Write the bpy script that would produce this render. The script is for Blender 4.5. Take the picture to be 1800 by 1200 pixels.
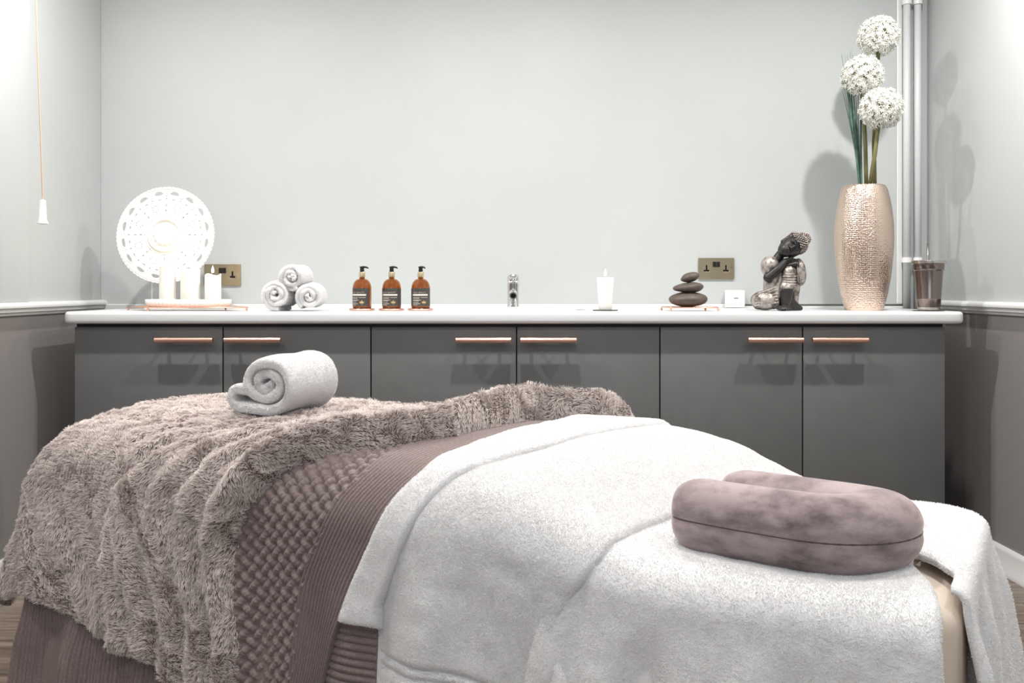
import bpy, bmesh, math, random
import numpy as np
from mathutils import Vector, Matrix, Euler, noise as mnoise

for o in list(bpy.data.objects): bpy.data.objects.remove(o, do_unlink=True)
SC = bpy.context.scene
COL = SC.collection
PI = math.pi

# ------------------------------------------------------------------ camera, world, lamps, exposure
EYE = .98                      # eye height; the camera looks straight along +Y
cam_d = bpy.data.cameras.new('camera'); cam = bpy.data.objects.new('camera', cam_d); COL.objects.link(cam)
cam.location = (0, 0, EYE); cam.rotation_euler = (PI/2, 0, 0)
cam_d.sensor_width = 36; cam_d.lens = 32.8; cam_d.shift_y = -95/1800; cam_d.clip_start = .05
SC.camera = cam
w = bpy.data.worlds.new('world'); SC.world = w; w.use_nodes = True
w.node_tree.nodes['Background'].inputs[0].default_value = (.75, .85, 1, 1)
w.node_tree.nodes['Background'].inputs[1].default_value = 1.0
SC.view_settings.view_transform = 'Standard'; SC.view_settings.look = 'None'
SC.view_settings.gamma = 1; SC.view_settings.use_curve_mapping = False
SC.view_settings.exposure = 0.57
CEIL = 2.4
XL, XR, YB, YF = -1.668, 1.69, 3.80, -1.6      # room walls
LAMPS = [(x, y) for y in (2.74, 1.35, -.2) for x in (-1.2, .02, 1.24)]
for i, (x, y) in enumerate(LAMPS):
    ld = bpy.data.lights.new('downlight_beam', 'AREA'); ld.energy = 16 if y > 2 else (6.2 if y > 1 else 5); ld.spread = math.radians(180 if y > 2 else 150)
    ld.shape = 'DISK'; ld.size = .05
    ld.color = (1, .965, .93)
    lo = bpy.data.objects.new('downlight_beam', ld); COL.objects.link(lo); lo.location = (x, y, CEIL-.012)
ad = bpy.data.lights.new('added_fill_light', 'AREA'); ad.shape = 'RECTANGLE'; ad.size = 1.9; ad.size_y = 1.25
ad.energy = 5.5; ad.color = (.84, .92, 1.0)
ao = bpy.data.objects.new('added_fill_light', ad); COL.objects.link(ao)
ao.location = (0, YF+.03, 1.55); ao.rotation_euler = (PI/2, 0, 0)      # added soft fill light set in the unseen window opening, facing +Y

# ------------------------------------------------------------------ helpers
def lin(c):
    c = c/255
    return c/12.92 if c <= .04045 else ((c+.055)/1.055)**2.4
def rgb(r, g, b): return (lin(r), lin(g), lin(b), 1)
def tag(o, label=None, cat=None, group=None, kind=None):
    if label: o['label'] = label
    if cat: o['category'] = cat
    if group: o['group'] = group
    if kind: o['kind'] = kind
    return o
def empty(name, loc, label, cat, group=None, rz=0):
    o = bpy.data.objects.new(name, None); COL.objects.link(o); o.location = loc; o.rotation_euler[2] = rz
    o.empty_display_size = .05
    return tag(o, label, cat, group)
def link(name, me, mat=None, parent=None, loc=None, smooth=False):
    o = bpy.data.objects.new(name, me); COL.objects.link(o)
    if mat and not me.materials: me.materials.append(mat)
    if parent: o.parent = parent
    if loc is not None: o.location = loc
    if smooth: me.polygons.foreach_set('use_smooth', [True]*len(me.polygons))
    return o
def bm_obj(name, bm, mat, parent=None, loc=None, smooth=False, auto=None):
    me = bpy.data.meshes.new(name); bmesh.ops.recalc_face_normals(bm, faces=bm.faces[:]); bm.to_mesh(me); bm.free()
    o = link(name, me, mat, parent, loc, smooth or bool(auto))
    if auto: me.set_sharp_from_angle(angle=math.radians(auto))
    return o
def box(bm, c, s, bev=0, seg=2, rz=0):
    r = bmesh.ops.create_cube(bm, size=1)
    vs = r['verts']
    for v in vs: v.co = Vector((v.co.x*s[0], v.co.y*s[1], v.co.z*s[2]))
    if bev:
        es = list({e for v in vs for e in v.link_edges})
        r2 = bmesh.ops.bevel(bm, geom=es, offset=bev, segments=seg, affect='EDGES', profile=.5)
        vs = list({v for f in r2['faces'] for v in f.verts} | {v for v in vs if v.is_valid})
    M = Matrix.Translation(c) @ Matrix.Rotation(rz, 4, 'Z')
    for v in vs: v.co = M @ v.co
    return vs
def lathe(bm, prof, seg=40, c=(0, 0, 0), sx=1, sy=1, fn=None, cap=True):
    rings = []
    for k, (r, z) in enumerate(prof):
        ring = []
        for i in range(seg):
            a = 2*PI*i/seg; rr = r if fn is None else fn(r, z, a)
            ring.append(bm.verts.new((c[0]+rr*math.cos(a)*sx, c[1]+rr*math.sin(a)*sy, c[2]+z)))
        rings.append(ring)
    for a, b in zip(rings[:-1], rings[1:]):
        for i in range(seg):
            j = (i+1) % seg; bm.faces.new((a[i], a[j], b[j], b[i]))
    if cap:
        if prof[0][0] > 1e-5: bm.faces.new(rings[0][::-1])
        if prof[-1][0] > 1e-5: bm.faces.new(rings[-1])
def tube(bm, pts, r, seg=10, closed=False):
    pts = [Vector(p) for p in pts]; n = len(pts); rings = []
    rs = r if isinstance(r, (list, tuple)) else [r]*n
    up = Vector((0, 0, 1))
    t0 = (pts[1]-pts[0]).normalized()
    nrm = t0.cross(up) if abs(t0.z) < .95 else t0.cross(Vector((1, 0, 0))); nrm.normalize()
    for i, p in enumerate(pts):
        if closed: t = (pts[(i+1) % n]-pts[i-1])
        else: t = (pts[min(i+1, n-1)]-pts[max(i-1, 0)])
        t.normalize(); nrm = (nrm-t*nrm.dot(t)).normalized(); b = t.cross(nrm)
        rings.append([bm.verts.new(p+(nrm*math.cos(2*PI*k/seg)+b*math.sin(2*PI*k/seg))*rs[i]) for k in range(seg)])
    m = n if closed else n-1
    for i in range(m):
        a, b = rings[i], rings[(i+1) % n]
        for k in range(seg):
            j = (k+1) % seg; bm.faces.new((a[k], a[j], b[j], b[k]))
    if not closed: bm.faces.new(rings[0][::-1]); bm.faces.new(rings[-1])
def ball(bm, c, r, sc=(1, 1, 1), sub=2, rot=None):
    vs = bmesh.ops.create_icosphere(bm, subdivisions=sub, radius=r)['verts']
    R = rot.to_matrix().to_4x4() if rot is not None else Matrix.Identity(4)
    M = Matrix.Translation(c) @ R @ Matrix.Diagonal((*sc, 1))
    for v in vs: v.co = M @ v.co
    return vs
def poly_prism(bm, pts, y0, y1):
    """polygon in XZ, extruded along Y"""
    a = [bm.verts.new((x, y0, z)) for x, z in pts]; b = [bm.verts.new((x, y1, z)) for x, z in pts]
    bm.faces.new(a[::-1]); bm.faces.new(b)
    for i in range(len(pts)):
        j = (i+1) % len(pts); bm.faces.new((a[i], a[j], b[j], b[i]))
def flat_curve(loops, extrude, bevel=0, res=2, bres=2):
    """closed outlines in XY (first outer, rest holes) -> mesh of a plate with real holes"""
    cu = bpy.data.curves.new('plate', 'CURVE'); cu.dimensions = '2D'; cu.fill_mode = 'BOTH'
    cu.extrude = extrude; cu.bevel_depth = bevel; cu.bevel_resolution = bres
    for lp in loops:
        sp = cu.splines.new('POLY'); sp.points.add(len(lp)-1); sp.use_cyclic_u = True
        for p, (x, y) in zip(sp.points, lp): p.co = (x, y, 0, 1)
    o = bpy.data.objects.new('plate', cu); COL.objects.link(o)
    dg = bpy.context.evaluated_depsgraph_get(); me = bpy.data.meshes.new_from_object(o.evaluated_get(dg))
    bpy.data.objects.remove(o); bpy.data.curves.remove(cu)
    return me
def lettering(name, txt, size, mat, parent, loc, rot=(PI/2, 0, 0), ext=.0002, bend=None):
    cu = bpy.data.curves.new('txt', 'FONT'); cu.body = txt; cu.size = size; cu.extrude = ext; cu.align_x = 'LEFT'
    o = bpy.data.objects.new('txt', cu); COL.objects.link(o)
    dg = bpy.context.evaluated_depsgraph_get(); me = bpy.data.meshes.new_from_object(o.evaluated_get(dg))
    bpy.data.objects.remove(o); bpy.data.curves.remove(cu)
    M = Matrix.Translation(loc) @ Euler(rot).to_matrix().to_4x4()
    for v in me.vertices: v.co = M @ v.co
    if bend:                                   # wrap round a vertical cylinder of radius bend
        for v in me.vertices:
            a = v.co.x/bend; rr = bend-v.co.y-bend
            r = bend+.0004-(v.co.y+bend); v.co = (math.sin(a)*(bend+.0004), -math.cos(a)*(bend+.0004), v.co.z)
    me.materials.clear()
    return link(name, me, mat, parent)
def rect_loop(x0, y0, x1, y1, r=0, n=6):
    if r <= 0: return [(x0, y0), (x1, y0), (x1, y1), (x0, y1)]
    out = []
    for cx, cy, a0 in ((x1-r, y0+r, -PI/2), (x1-r, y1-r, 0), (x0+r, y1-r, PI/2), (x0+r, y0+r, PI)):
        for k in range(n+1):
            a = a0+PI/2*k/n; out.append((cx+r*math.cos(a), cy+r*math.sin(a)))
    return out
def ell_loop(cx, cy, a, b, n=48): return [(cx+a*math.cos(2*PI*k/n), cy+b*math.sin(2*PI*k/n)) for k in range(n)]

# ------------------------------------------------------------------ materials
def mat(name, col, rough=.5, metal=0, spec=.5, bump=None, vary=None, sheen=0, coat=0, trans=0, emit=None, sss=0, ior=1.45):
    """bump = (scale, strength, distance); vary = (colour2, scale, detail, low, high)"""
    m = bpy.data.materials.new(name); m.use_nodes = True; nt = m.node_tree; b = nt.nodes['Principled BSDF']
    b.inputs['Base Color'].default_value = col; b.inputs['Roughness'].default_value = rough
    b.inputs['Metallic'].default_value = metal; b.inputs['Specular IOR Level'].default_value = spec
    b.inputs['Sheen Weight'].default_value = sheen; b.inputs['Sheen Roughness'].default_value = .4
    b.inputs['Coat Weight'].default_value = coat; b.inputs['Transmission Weight'].default_value = trans
    b.inputs['IOR'].default_value = ior
    if sss:
        b.inputs['Subsurface Weight'].default_value = sss; b.inputs['Subsurface Radius'].default_value = (.02, .012, .008)
        b.inputs['Subsurface Scale'].default_value = 1
    if emit: b.inputs['Emission Color'].default_value = emit[0]; b.inputs['Emission Strength'].default_value = emit[1]
    tc = nt.nodes.new('ShaderNodeTexCoord')
    if vary:
        n = nt.nodes.new('ShaderNodeTexNoise'); n.inputs['Scale'].default_value = vary[1]; n.inputs['Detail'].default_value = vary[2]
        nt.links.new(tc.outputs['Object'], n.inputs['Vector'])
        mr = nt.nodes.new('ShaderNodeMapRange'); mr.inputs[1].default_value = vary[3]; mr.inputs[2].default_value = vary[4]
        nt.links.new(n.outputs[0], mr.inputs[0])
        mx = nt.nodes.new('ShaderNodeMix'); mx.data_type = 'RGBA'
        mx.inputs[6].default_value = col; mx.inputs[7].default_value = vary[0]
        nt.links.new(mr.outputs[0], mx.inputs[0]); nt.links.new(mx.outputs[2], b.inputs['Base Color'])
    if bump:
        n = nt.nodes.new('ShaderNodeTexNoise'); n.inputs['Scale'].default_value = bump[0]; n.inputs['Detail'].default_value = 4
        nt.links.new(tc.outputs['Object'], n.inputs['Vector'])
        bp = nt.nodes.new('ShaderNodeBump'); bp.inputs['Strength'].default_value = bump[1]; bp.inputs['Distance'].default_value = bump[2]
        nt.links.new(n.outputs[0], bp.inputs['Height']); nt.links.new(bp.outputs[0], b.inputs['Normal'])
    return m
M = {}
M['wall'] = mat('painted_wall_pale', rgb(185, 189, 189), .75, bump=(260, .12, .002), vary=(rgb(182, 186, 186), 3, 3, .3, .7))
M['dado'] = mat('painted_wall_taupe', rgb(136, 132, 131), .55, bump=(260, .12, .002))
M['white_paint'] = mat('white_gloss_paint', rgb(214, 215, 214), .32)
M['rail_shadow'] = mat('rail_shade_low', rgb(214, 209, 203), .4)  # warmer copy of the white paint with the lower rail's shade put in; unused
M['ceiling'] = mat('ceiling_paint', rgb(232, 233, 232), .9)
M['worktop'] = mat('white_laminate', rgb(218, 220, 222), .28, bump=(900, .04, .0005))
M['door'] = mat('grey_cabinet_front', rgb(102, 103, 103), .42, spec=.45, bump=(700, .05, .0004), vary=(rgb(98, 99, 99), 12, 3, .3, .7))
M['carcass'] = mat('grey_carcass', rgb(58, 58, 58), .6)
M['copper'] = mat('brushed_copper', rgb(240, 192, 174), .26, 1)
M['copper_shiny'] = mat('polished_copper', rgb(244, 186, 162), .14, 1)
M['chrome'] = mat('chrome', rgb(225, 225, 225), .07, 1)
M['steel'] = mat('brushed_steel', rgb(196, 192, 186), .25, 1)
M['brass_plate'] = mat('antique_brass', rgb(176, 164, 140), .36, 1, bump=(300, .05, .0005))
M['black_plastic'] = mat('black_plastic', rgb(26, 24, 23), .35)
M['white_plastic'] = mat('white_plastic', rgb(232, 232, 231), .3)
M['ceramic'] = mat('white_ceramic', rgb(236, 236, 235), .15, coat=.3)
M['wax'] = mat('white_wax', rgb(240, 238, 232), .45, sss=.5)
M['wick'] = mat('charred_wick', rgb(30, 24, 20), .9)
M['flame'] = mat('flame', (1, .75, .4, 1), .5, emit=((1, .74, .46, 1), 30))
M['amber'] = mat('amber_glass', (.62, .27, .045, 1), .04, trans=.95, ior=1.45, coat=.3)
M['label'] = mat('dark_label', rgb(66, 62, 60), .5)
M['label_ink'] = mat('pale_label_ink', rgb(222, 212, 200), .5)
M['label_gold'] = mat('gold_foil', rgb(214, 188, 140), .3, .8)
M['gold_collar'] = mat('pale_gold_collar', rgb(226, 208, 170), .25, 1)
M['stone'] = mat('basalt_pebble', rgb(74, 66, 60), .5, bump=(240, .25, .0015), vary=(rgb(92, 82, 74), 60, 5, .35, .75))
M['fig_dark'] = mat('black_resin', rgb(44, 42, 42), .42, bump=(160, .1, .001))
M['fig_silver'] = mat('antiqued_silver', rgb(176, 168, 162), .46, .6, bump=(90, .6, .004), vary=(rgb(92, 82, 76), 55, 5, .45, .68))
M['straw'] = mat('dark_steel_straw', rgb(120, 116, 112), .25, 1)
M['tumbler'] = mat('bronze_metallic', rgb(138, 126, 121), .22, 1)
M['vinyl'] = mat('beige_vinyl', rgb(214, 199, 184), .42, bump=(400, .12, .0006))
M['wood_dark'] = mat('couch_timber', rgb(120, 92, 66), .5)
M['mandala'] = mat('white_carved_board', rgb(238, 237, 234), .55, bump=(180, .15, .001))
M['cord'] = mat('amber_twisted_cord', rgb(214, 176, 142), .7)
M['leaf'] = mat('grass_leaf', rgb(96, 124, 112), .5, vary=(rgb(58, 88, 74), 30, 2, .3, .7))
M['stem'] = mat('flower_stem', rgb(122, 118, 76), .55, vary=(rgb(84, 84, 48), 14, 3, .3, .7))
M['petal'] = mat('white_petal', rgb(240, 240, 234), .6)
M['pedicel'] = mat('pale_green_pedicel', rgb(178, 178, 140), .6)
M['sheet_glass'] = mat('window_glass', (1, 1, 1, 1), .02, trans=1)
M['sealant'] = mat('dark_gap', rgb(30, 30, 30), .8)
M['pipe'] = mat('pipe_paint', rgb(208, 211, 212), .35)
M['lens'] = mat('downlight_lens', (1, 1, 1, 1), .3, emit=((1, .93, .85, 1), 25))
M['rubber'] = mat('slate_disc', rgb(62, 58, 56), .4)

def wood_mat():
    m = bpy.data.materials.new('floor_wood'); m.use_nodes = True; nt = m.node_tree; b = nt.nodes['Principled BSDF']
    tc = nt.nodes.new('ShaderNodeTexCoord'); mp = nt.nodes.new('ShaderNodeMapping'); mp.inputs['Scale'].default_value = (2.2, 26, 26)
    oi = nt.nodes.new('ShaderNodeObjectInfo'); ad = nt.nodes.new('ShaderNodeVectorMath'); ad.operation = 'ADD'
    sc = nt.nodes.new('ShaderNodeVectorMath'); sc.operation = 'SCALE'; sc.inputs[3].default_value = 37
    cb = nt.nodes.new('ShaderNodeCombineXYZ'); nt.links.new(oi.outputs['Random'], cb.inputs[0]); nt.links.new(oi.outputs['Random'], cb.inputs[1])
    nt.links.new(cb.outputs[0], sc.inputs[0]); nt.links.new(tc.outputs['Object'], ad.inputs[0]); nt.links.new(sc.outputs[0], ad.inputs[1])
    nt.links.new(ad.outputs[0], mp.inputs[0])
    n = nt.nodes.new('ShaderNodeTexNoise'); n.inputs['Scale'].default_value = 1.6; n.inputs['Detail'].default_value = 7; n.inputs['Distortion'].default_value = 1.2
    nt.links.new(mp.outputs[0], n.inputs['Vector'])
    cr = nt.nodes.new('ShaderNodeValToRGB'); e = cr.color_ramp.elements
    e[0].position = .3; e[0].color = rgb(72, 60, 52); e[1].position = .72; e[1].color = rgb(138, 122, 108)
    nt.links.new(n.outputs[0], cr.inputs[0]); nt.links.new(cr.outputs[0], b.inputs['Base Color'])
    b.inputs['Roughness'].default_value = .28
    bp = nt.nodes.new('ShaderNodeBump'); bp.inputs['Strength'].default_value = .2; bp.inputs['Distance'].default_value = .001
    nt.links.new(n.outputs[0], bp.inputs['Height']); nt.links.new(bp.outputs[0], b.inputs['Normal'])
    return m
M['wood'] = wood_mat()
def hammered_mat():
    m = bpy.data.materials.new('hammered_rose_gold'); m.use_nodes = True; nt = m.node_tree; b = nt.nodes['Principled BSDF']
    b.inputs['Base Color'].default_value = rgb(230, 206, 190); b.inputs['Metallic'].default_value = 1; b.inputs['Roughness'].default_value = .2
    uv = nt.nodes.new('ShaderNodeUVMap'); uv.uv_map = 'UVMap'
    v = nt.nodes.new('ShaderNodeTexVoronoi'); v.feature = 'F1'; v.inputs['Scale'].default_value = 1; v.inputs['Randomness'].default_value = .45
    mp = nt.nodes.new('ShaderNodeMapping'); mp.inputs['Scale'].default_value = (78, 66, 1)
    nt.links.new(uv.outputs[0], mp.inputs[0]); nt.links.new(mp.outputs[0], v.inputs['Vector'])
    bp = nt.nodes.new('ShaderNodeBump'); bp.inputs['Strength'].default_value = .9; bp.inputs['Distance'].default_value = .0022; bp.invert = True
    nt.links.new(v.outputs[0], bp.inputs['Height']); nt.links.new(bp.outputs[0], b.inputs['Normal'])
    return m
M['hammered'] = hammered_mat()
def velvet_mat():
    m = bpy.data.materials.new('mauve_velour'); m.use_nodes = True; nt = m.node_tree; b = nt.nodes['Principled BSDF']
    tc = nt.nodes.new('ShaderNodeTexCoord')
    n = nt.nodes.new('ShaderNodeTexNoise'); n.inputs['Scale'].default_value = 17; n.inputs['Detail'].default_value = 6; n.inputs['Roughness'].default_value = .62
    mp = nt.nodes.new('ShaderNodeMapping'); mp.inputs['Scale'].default_value = (.8, .8, 1.6)
    nt.links.new(tc.outputs['Object'], mp.inputs[0]); nt.links.new(mp.outputs[0], n.inputs['Vector'])
    cr = nt.nodes.new('ShaderNodeValToRGB'); e = cr.color_ramp.elements
    e[0].position = .34; e[0].color = rgb(98, 85, 87); e[1].position = .6; e[1].color = rgb(160, 145, 146)
    nt.links.new(n.outputs[0], cr.inputs[0]); nt.links.new(cr.outputs[0], b.inputs['Base Color'])
    b.inputs['Roughness'].default_value = .85; b.inputs['Sheen Weight'].default_value = .8; b.inputs['Sheen Roughness'].default_value = .35
    b.inputs['Sheen Tint'].default_value = rgb(230, 212, 212)
    n2 = nt.nodes.new('ShaderNodeTexNoise'); n2.inputs['Scale'].default_value = 900
    nt.links.new(tc.outputs['Object'], n2.inputs['Vector'])
    bp = nt.nodes.new('ShaderNodeBump'); bp.inputs['Strength'].default_value = .25; bp.inputs['Distance'].default_value = .0006
    nt.links.new(n2.outputs[0], bp.inputs['Height']); nt.links.new(bp.outputs[0], b.inputs['Normal'])
    return m
M['velour'] = velvet_mat()
M['seam'] = mat('mauve_seam', rgb(84, 70, 72), .9)
M['terry'] = mat('white_terry', rgb(230, 230, 231), .95, bump=(420, .35, .002))
M['terry_pile'] = mat('white_terry_pile', rgb(236, 235, 235), .9)
M['fur_base'] = mat('taupe_fur_backing', rgb(118, 102, 98), .95)
M['knit'] = mat('mauve_knit_yarn', rgb(136, 121, 119), .9, sheen=.25, bump=(700, .6, .0012), vary=(rgb(120, 106, 104), 220, 3, .3, .7))
def strand_mat(name, root, tip):
    m = bpy.data.materials.new(name); m.use_nodes = True; nt = m.node_tree; b = nt.nodes['Principled BSDF']
    hi = nt.nodes.new('ShaderNodeHairInfo'); mx = nt.nodes.new('ShaderNodeMix'); mx.data_type = 'RGBA'
    mx.inputs[6].default_value = root; mx.inputs[7].default_value = tip
    nt.links.new(hi.outputs['Intercept'], mx.inputs[0]); nt.links.new(mx.outputs[2], b.inputs['Base Color'])
    b.inputs['Roughness'].default_value = .75; b.inputs['Specular IOR Level'].default_value = .2
    return m
M['fur'] = strand_mat('taupe_fur_strand', rgb(166, 151, 146), rgb(244, 234, 229))
def px(x, Y): return (x-900)*Y/1640
def pz(y, Y): return EYE-(y-505)*Y/1640

# ------------------------------------------------------------------ room
def structure(o): o['kind'] = 'structure'; return o
def quadbox(name, lo, hi, m, parent=None, bev=0):
    bm = bmesh.new(); box(bm, [(a+b)/2 for a, b in zip(lo, hi)], [b-a for a, b in zip(lo, hi)], bev)
    return bm_obj(name, bm, m, parent)
fl = structure(quadbox('floor', (XL-.1, YF-.1, -.06), (XR+.1, YB+.1, -.012), M['sealant']))
random.seed(5)
PW, PLN = .155, 1.2
plank = {}
y = YF; row = 0
while y < YB:
    x = XL-random.random()*PLN
    while x < XR:
        a, b = max(x, XL), min(x+PLN, XR)
        if b-a > .02:
            bm = bmesh.new(); d = min(PW, YB-y)
            box(bm, (0, 0, 0), (b-a-.0012, d-.0012, .012), .0008, 1)
            bm_obj('plank', bm, M['wood'], fl, ((a+b)/2, y+d/2, -.006+random.uniform(-.0003, .0003)))
        x += PLN
    y += PW
structure(quadbox('ceiling', (XL-.1, YF-.1, CEIL), (XR+.1, YB+.1, CEIL+.08), M['ceiling']))
wb = structure(quadbox('wall_back', (XL-.1, YB, -.01), (XR+.1, YB+.1, CEIL), M['wall']))
LX = 1.578                                   # the lining board stops short of the pipes
quadbox('wall_lining', (XL, YB-.014, .912), (LX-.018, YB, CEIL), M['wall'], wb, .002)
quadbox('lining_edge_strip', (LX-.018, YB-.020, .912), (LX+.006, YB, CEIL), M['white_paint'], wb, .005)
quadbox('upstand', (XL, YB-.024, .88), (px(1275, YB), YB, .913), M['white_paint'], wb, .004)
quadbox('upstand', (px(1275, YB), YB-.024, .88), (LX+.006, YB, .9045), M['white_paint'], wb, .004)
wl = structure(quadbox('wall_left', (XL-.1, YF, -.01), (XL, YB, CEIL), M['wall']))
quadbox('boxing', (XL, YF, .93), (XL+.012, 3.2, CEIL), M['wall'], wl, .002)
wr = structure(quadbox('wall_right', (XR, YF, -.01), (XR+.1, YB, CEIL), M['wall']))
quadbox('lower_wall', (XL, YF, 0), (XL+.003, YB, .89), M['dado'], wl)
quadbox('lower_wall', (XR-.003, YF, 0), (XR, YB, .89), M['dado'], wr)
quadbox('lower_wall', (XL, YB-.003, 0), (XR, YB, .88), M['dado'], wb)
# wall behind the camera; its unseen window is added for the fill light
wf = bmesh.new()
wx0, wx1, wz0, wz1 = -1.0, 1.0, .9, 2.2
for lo, hi in (((XL-.1, YF-.1, 0), (wx0, YF, CEIL)), ((wx1, YF-.1, 0), (XR+.1, YF, CEIL)), ((wx0, YF-.1, 0), (wx1, YF, wz0)), ((wx0, YF-.1, wz1), (wx1, YF, CEIL))):
    box(wf, [(a+b)/2 for a, b in zip(lo, hi)], [b-a for a, b in zip(lo, hi)])
structure(bm_obj('wall_front', wf, M['wall']))
bm = bmesh.new()
for lo, hi in (((wx0, YF-.07, wz0), (wx0+.05, YF-.02, wz1)), ((wx1-.05, YF-.07, wz0), (wx1, YF-.02, wz1)), ((wx0, YF-.07, wz0), (wx1, YF-.02, wz0+.05)),
               ((wx0, YF-.07, wz1-.05), (wx1, YF-.02, wz1)), ((-.025, YF-.07, wz0), (.025, YF-.02, wz1))):
    box(bm, [(a+b)/2 for a, b in zip(lo, hi)], [b-a for a, b in zip(lo, hi)])
win = structure(bm_obj('added_window_1', bm, M['white_paint']))
for a, b in ((wx0+.05, -.025), (.025, wx1-.05)):
    quadbox('pane', (a, YF-.05, wz0+.05), (b, YF-.044, wz1-.05), M['sheet_glass'], win)
# dado rails and baseboards
def rail_prof():  # (outward, z)
    return [(0, .930), (.012, .930), (.022, .926), (.027, .918), (.026, .911), (.020, .9085), (.016, .9075), (.016, .903), (.020, .901), (.020, .897), (.015, .895),
            (.013, .892), (.013, .888), (.009, .884), (0, .884)]
def rail(name, side):
    bm = bmesh.new(); pts = [((XL+o) if side < 0 else (XR-o), z) for o, z in rail_prof()]
    poly_prism(bm, pts, YF, YB-.001); return structure(bm_obj(name, bm, M['white_paint'], auto=50))
rail('trim_1', -1); rail('trim_2', 1)
def skirt(name, side):
    bm = bmesh.new(); pr = [(0, .094), (.008, .094), (.013, .086), (.015, .078), (.016, .022), (.020, .016), (.020, 0), (0, 0)]
    pts = [((XL+o) if side < 0 else (XR-o), z) for o, z in pr]; poly_prism(bm, pts, YF, YB-.001)
    return structure(bm_obj(name, bm, M['white_paint'], auto=40))
skirt('baseboard_left', -1); skirt('baseboard_right', 1)
# ceiling downlights
for i, (x, y) in enumerate(LAMPS):
    where = 'cabinet' if y > 2 else ('treatment couch' if y > 1 else 'front')
    side = {-1.2: 'left', .02: 'middle', 1.24: 'right'}[x]
    o = empty('ceiling_light', (x, y, CEIL), '%s round recessed downlight in the ceiling %s row' % (side, where), 'light', 'recessed ceiling downlights')
    bm = bmesh.new(); lathe(bm, [(.036, -.001), (.038, -.006), (.045, -.006), (.048, -.002), (.048, 0)], 32, cap=False); bm_obj('bezel', bm, M['white_paint'], o, smooth=True)
    bm = bmesh.new(); lathe(bm, [(.0362, -.0015), (.0362, 0)], 32); bm_obj('lens', bm, M['lens'], o)


# pipes in the right corner
for k, xp in enumerate((1594, 1613)):
    X = px(xp, 3.765)
    o = empty('water_pipe', (X, 3.765, .895), 'white painted vertical pipe in the right corner, ' + ('nearer the vase' if k == 0 else 'nearer the corner'), 'pipe', 'corner pipes')
    bm = bmesh.new(); tube(bm, [(0, 0, 0), (0, 0, CEIL-.895)], .0145, 16); bm_obj('pipe_run', bm, M['pipe'], o, smooth=True)
    for zc in (pz(457, 3.765), pz(4, 3.765)):
        bm = bmesh.new(); tube(bm, [(0, 0, zc-.895-.010), (0, 0, zc-.895+.010)], .0195, 16); box(bm, (0, .026, zc-.895), (.018, .03, .014), .002)
        bm_obj('pipe_clip', bm, M['white_plastic'], o, auto=40)

# ------------------------------------------------------------------ cabinets
WT, WB, WF = .897, .8555, 3.20            # worktop top, underside, front
DF = 3.222                                # door front plane
seams = [(130, 392, 652), (652, 908, 1160), (1160, 1411, 1662)]
hand = [(272, 374), (394, 493), (801, 898), (915, 1013), (1315, 1412), (1428, 1526)]
names = ['left grey double cabinet under the carved disc and rolled towels', 'middle grey double cabinet under the basin and tap', 'right grey double cabinet under the vase and figurine']
DT = pz(574.5, DF)
for k, (a, b, c) in enumerate(seams):
    xa, xb, xc = px(a, DF), px(b, DF), px(c, DF)
    o = empty('base_cabinet', ((xa+xc)/2, DF, 0), names[k], 'cabinet', 'row of base cabinets'); cx = (xa+xc)/2
    bm = bmesh.new(); box(bm, (0, .02+.27, (WB+.11)/2), (xc-xa-.001, .54, WB-.11)); bm_obj('carcass', bm, M['carcass'], o)
    bm = bmesh.new(); box(bm, (0, .09, .055), (xc-xa-.001, .018, .11)); bm_obj('plinth', bm, M['door'], o)
    for q, (l, r) in enumerate(((xa, xb), (xb, xc))):
        bm = bmesh.new(); box(bm, ((l+r)/2-cx, .009, (DT+.115)/2), (r-l-.0045, .018, DT-.115), .0016, 2)
        d = bm_obj('door', bm, M['door'], o, auto=40)
        h0, h1 = hand[2*k+q]; Yh = DF-.034; hx0, hx1 = px(h0, Yh), px(h1, Yh); zc = pz(597.5, Yh)
        bm = bmesh.new(); n = 2
        lathe_pts = [(hx0-cx, -.034, zc), (hx1-cx, -.034, zc)]
        tube(bm, lathe_pts, .0092, 18)
        for sgn in (hx0+.036, hx1-.036):
            tube(bm, [(sgn-cx, -.03, zc), (sgn-cx, .001, zc)], .0062, 12)
            tube(bm, [(sgn-cx-.010, -.034, zc), (sgn-cx+.010, -.034, zc)], .0097, 18)
        h = bm_obj('handle', bm, M['copper'], d, auto=40); h['label'] = 'round copper bar handle'
# worktop with an oval cut-out for the basin
SX, SY, SA, SB = px(922, 3.45), 3.47, .215, .155
bv = .012
me = flat_curve([rect_loop(px(117, WF), WF, px(1690, WF), YB-.026, .020, 5), ell_loop(SX, SY, SA+bv-.01, SB+bv-.01, 64)], (WT-WB)/2-bv, bv, bres=4)
wt = link('worktop', me, M['worktop'], None, (0, 0, (WT+WB)/2)); me.set_sharp_from_angle(angle=math.radians(50))
tag(wt, 'long white laminate worktop with rounded front edge over the grey cabinets', 'worktop')
# basin
o = empty('basin', (SX, SY, WT), 'white oval inset wash basin in the worktop under the chrome tap', 'basin')
bm = bmesh.new()
lathe(bm, [(1.06, 0), (1.07, .004), (1.05, .008), (.99, .008), (.93, .0), (.88, -.03), (.78, -.09), (.5, -.13), (.12, -.14), (.0001, -.14)], 64, sx=.215, sy=.155, cap=False)
for v in bm.verts: v.co.z = v.co.z
bm_obj('bowl', bm, M['ceramic'], o, smooth=True)
bm = bmesh.new(); lathe(bm, [(.022, -.1385), (.022, -.136), (.016, -.135), (.0001, -.137)], 24); bm_obj('drain', bm, M['chrome'], o, smooth=True)
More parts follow.
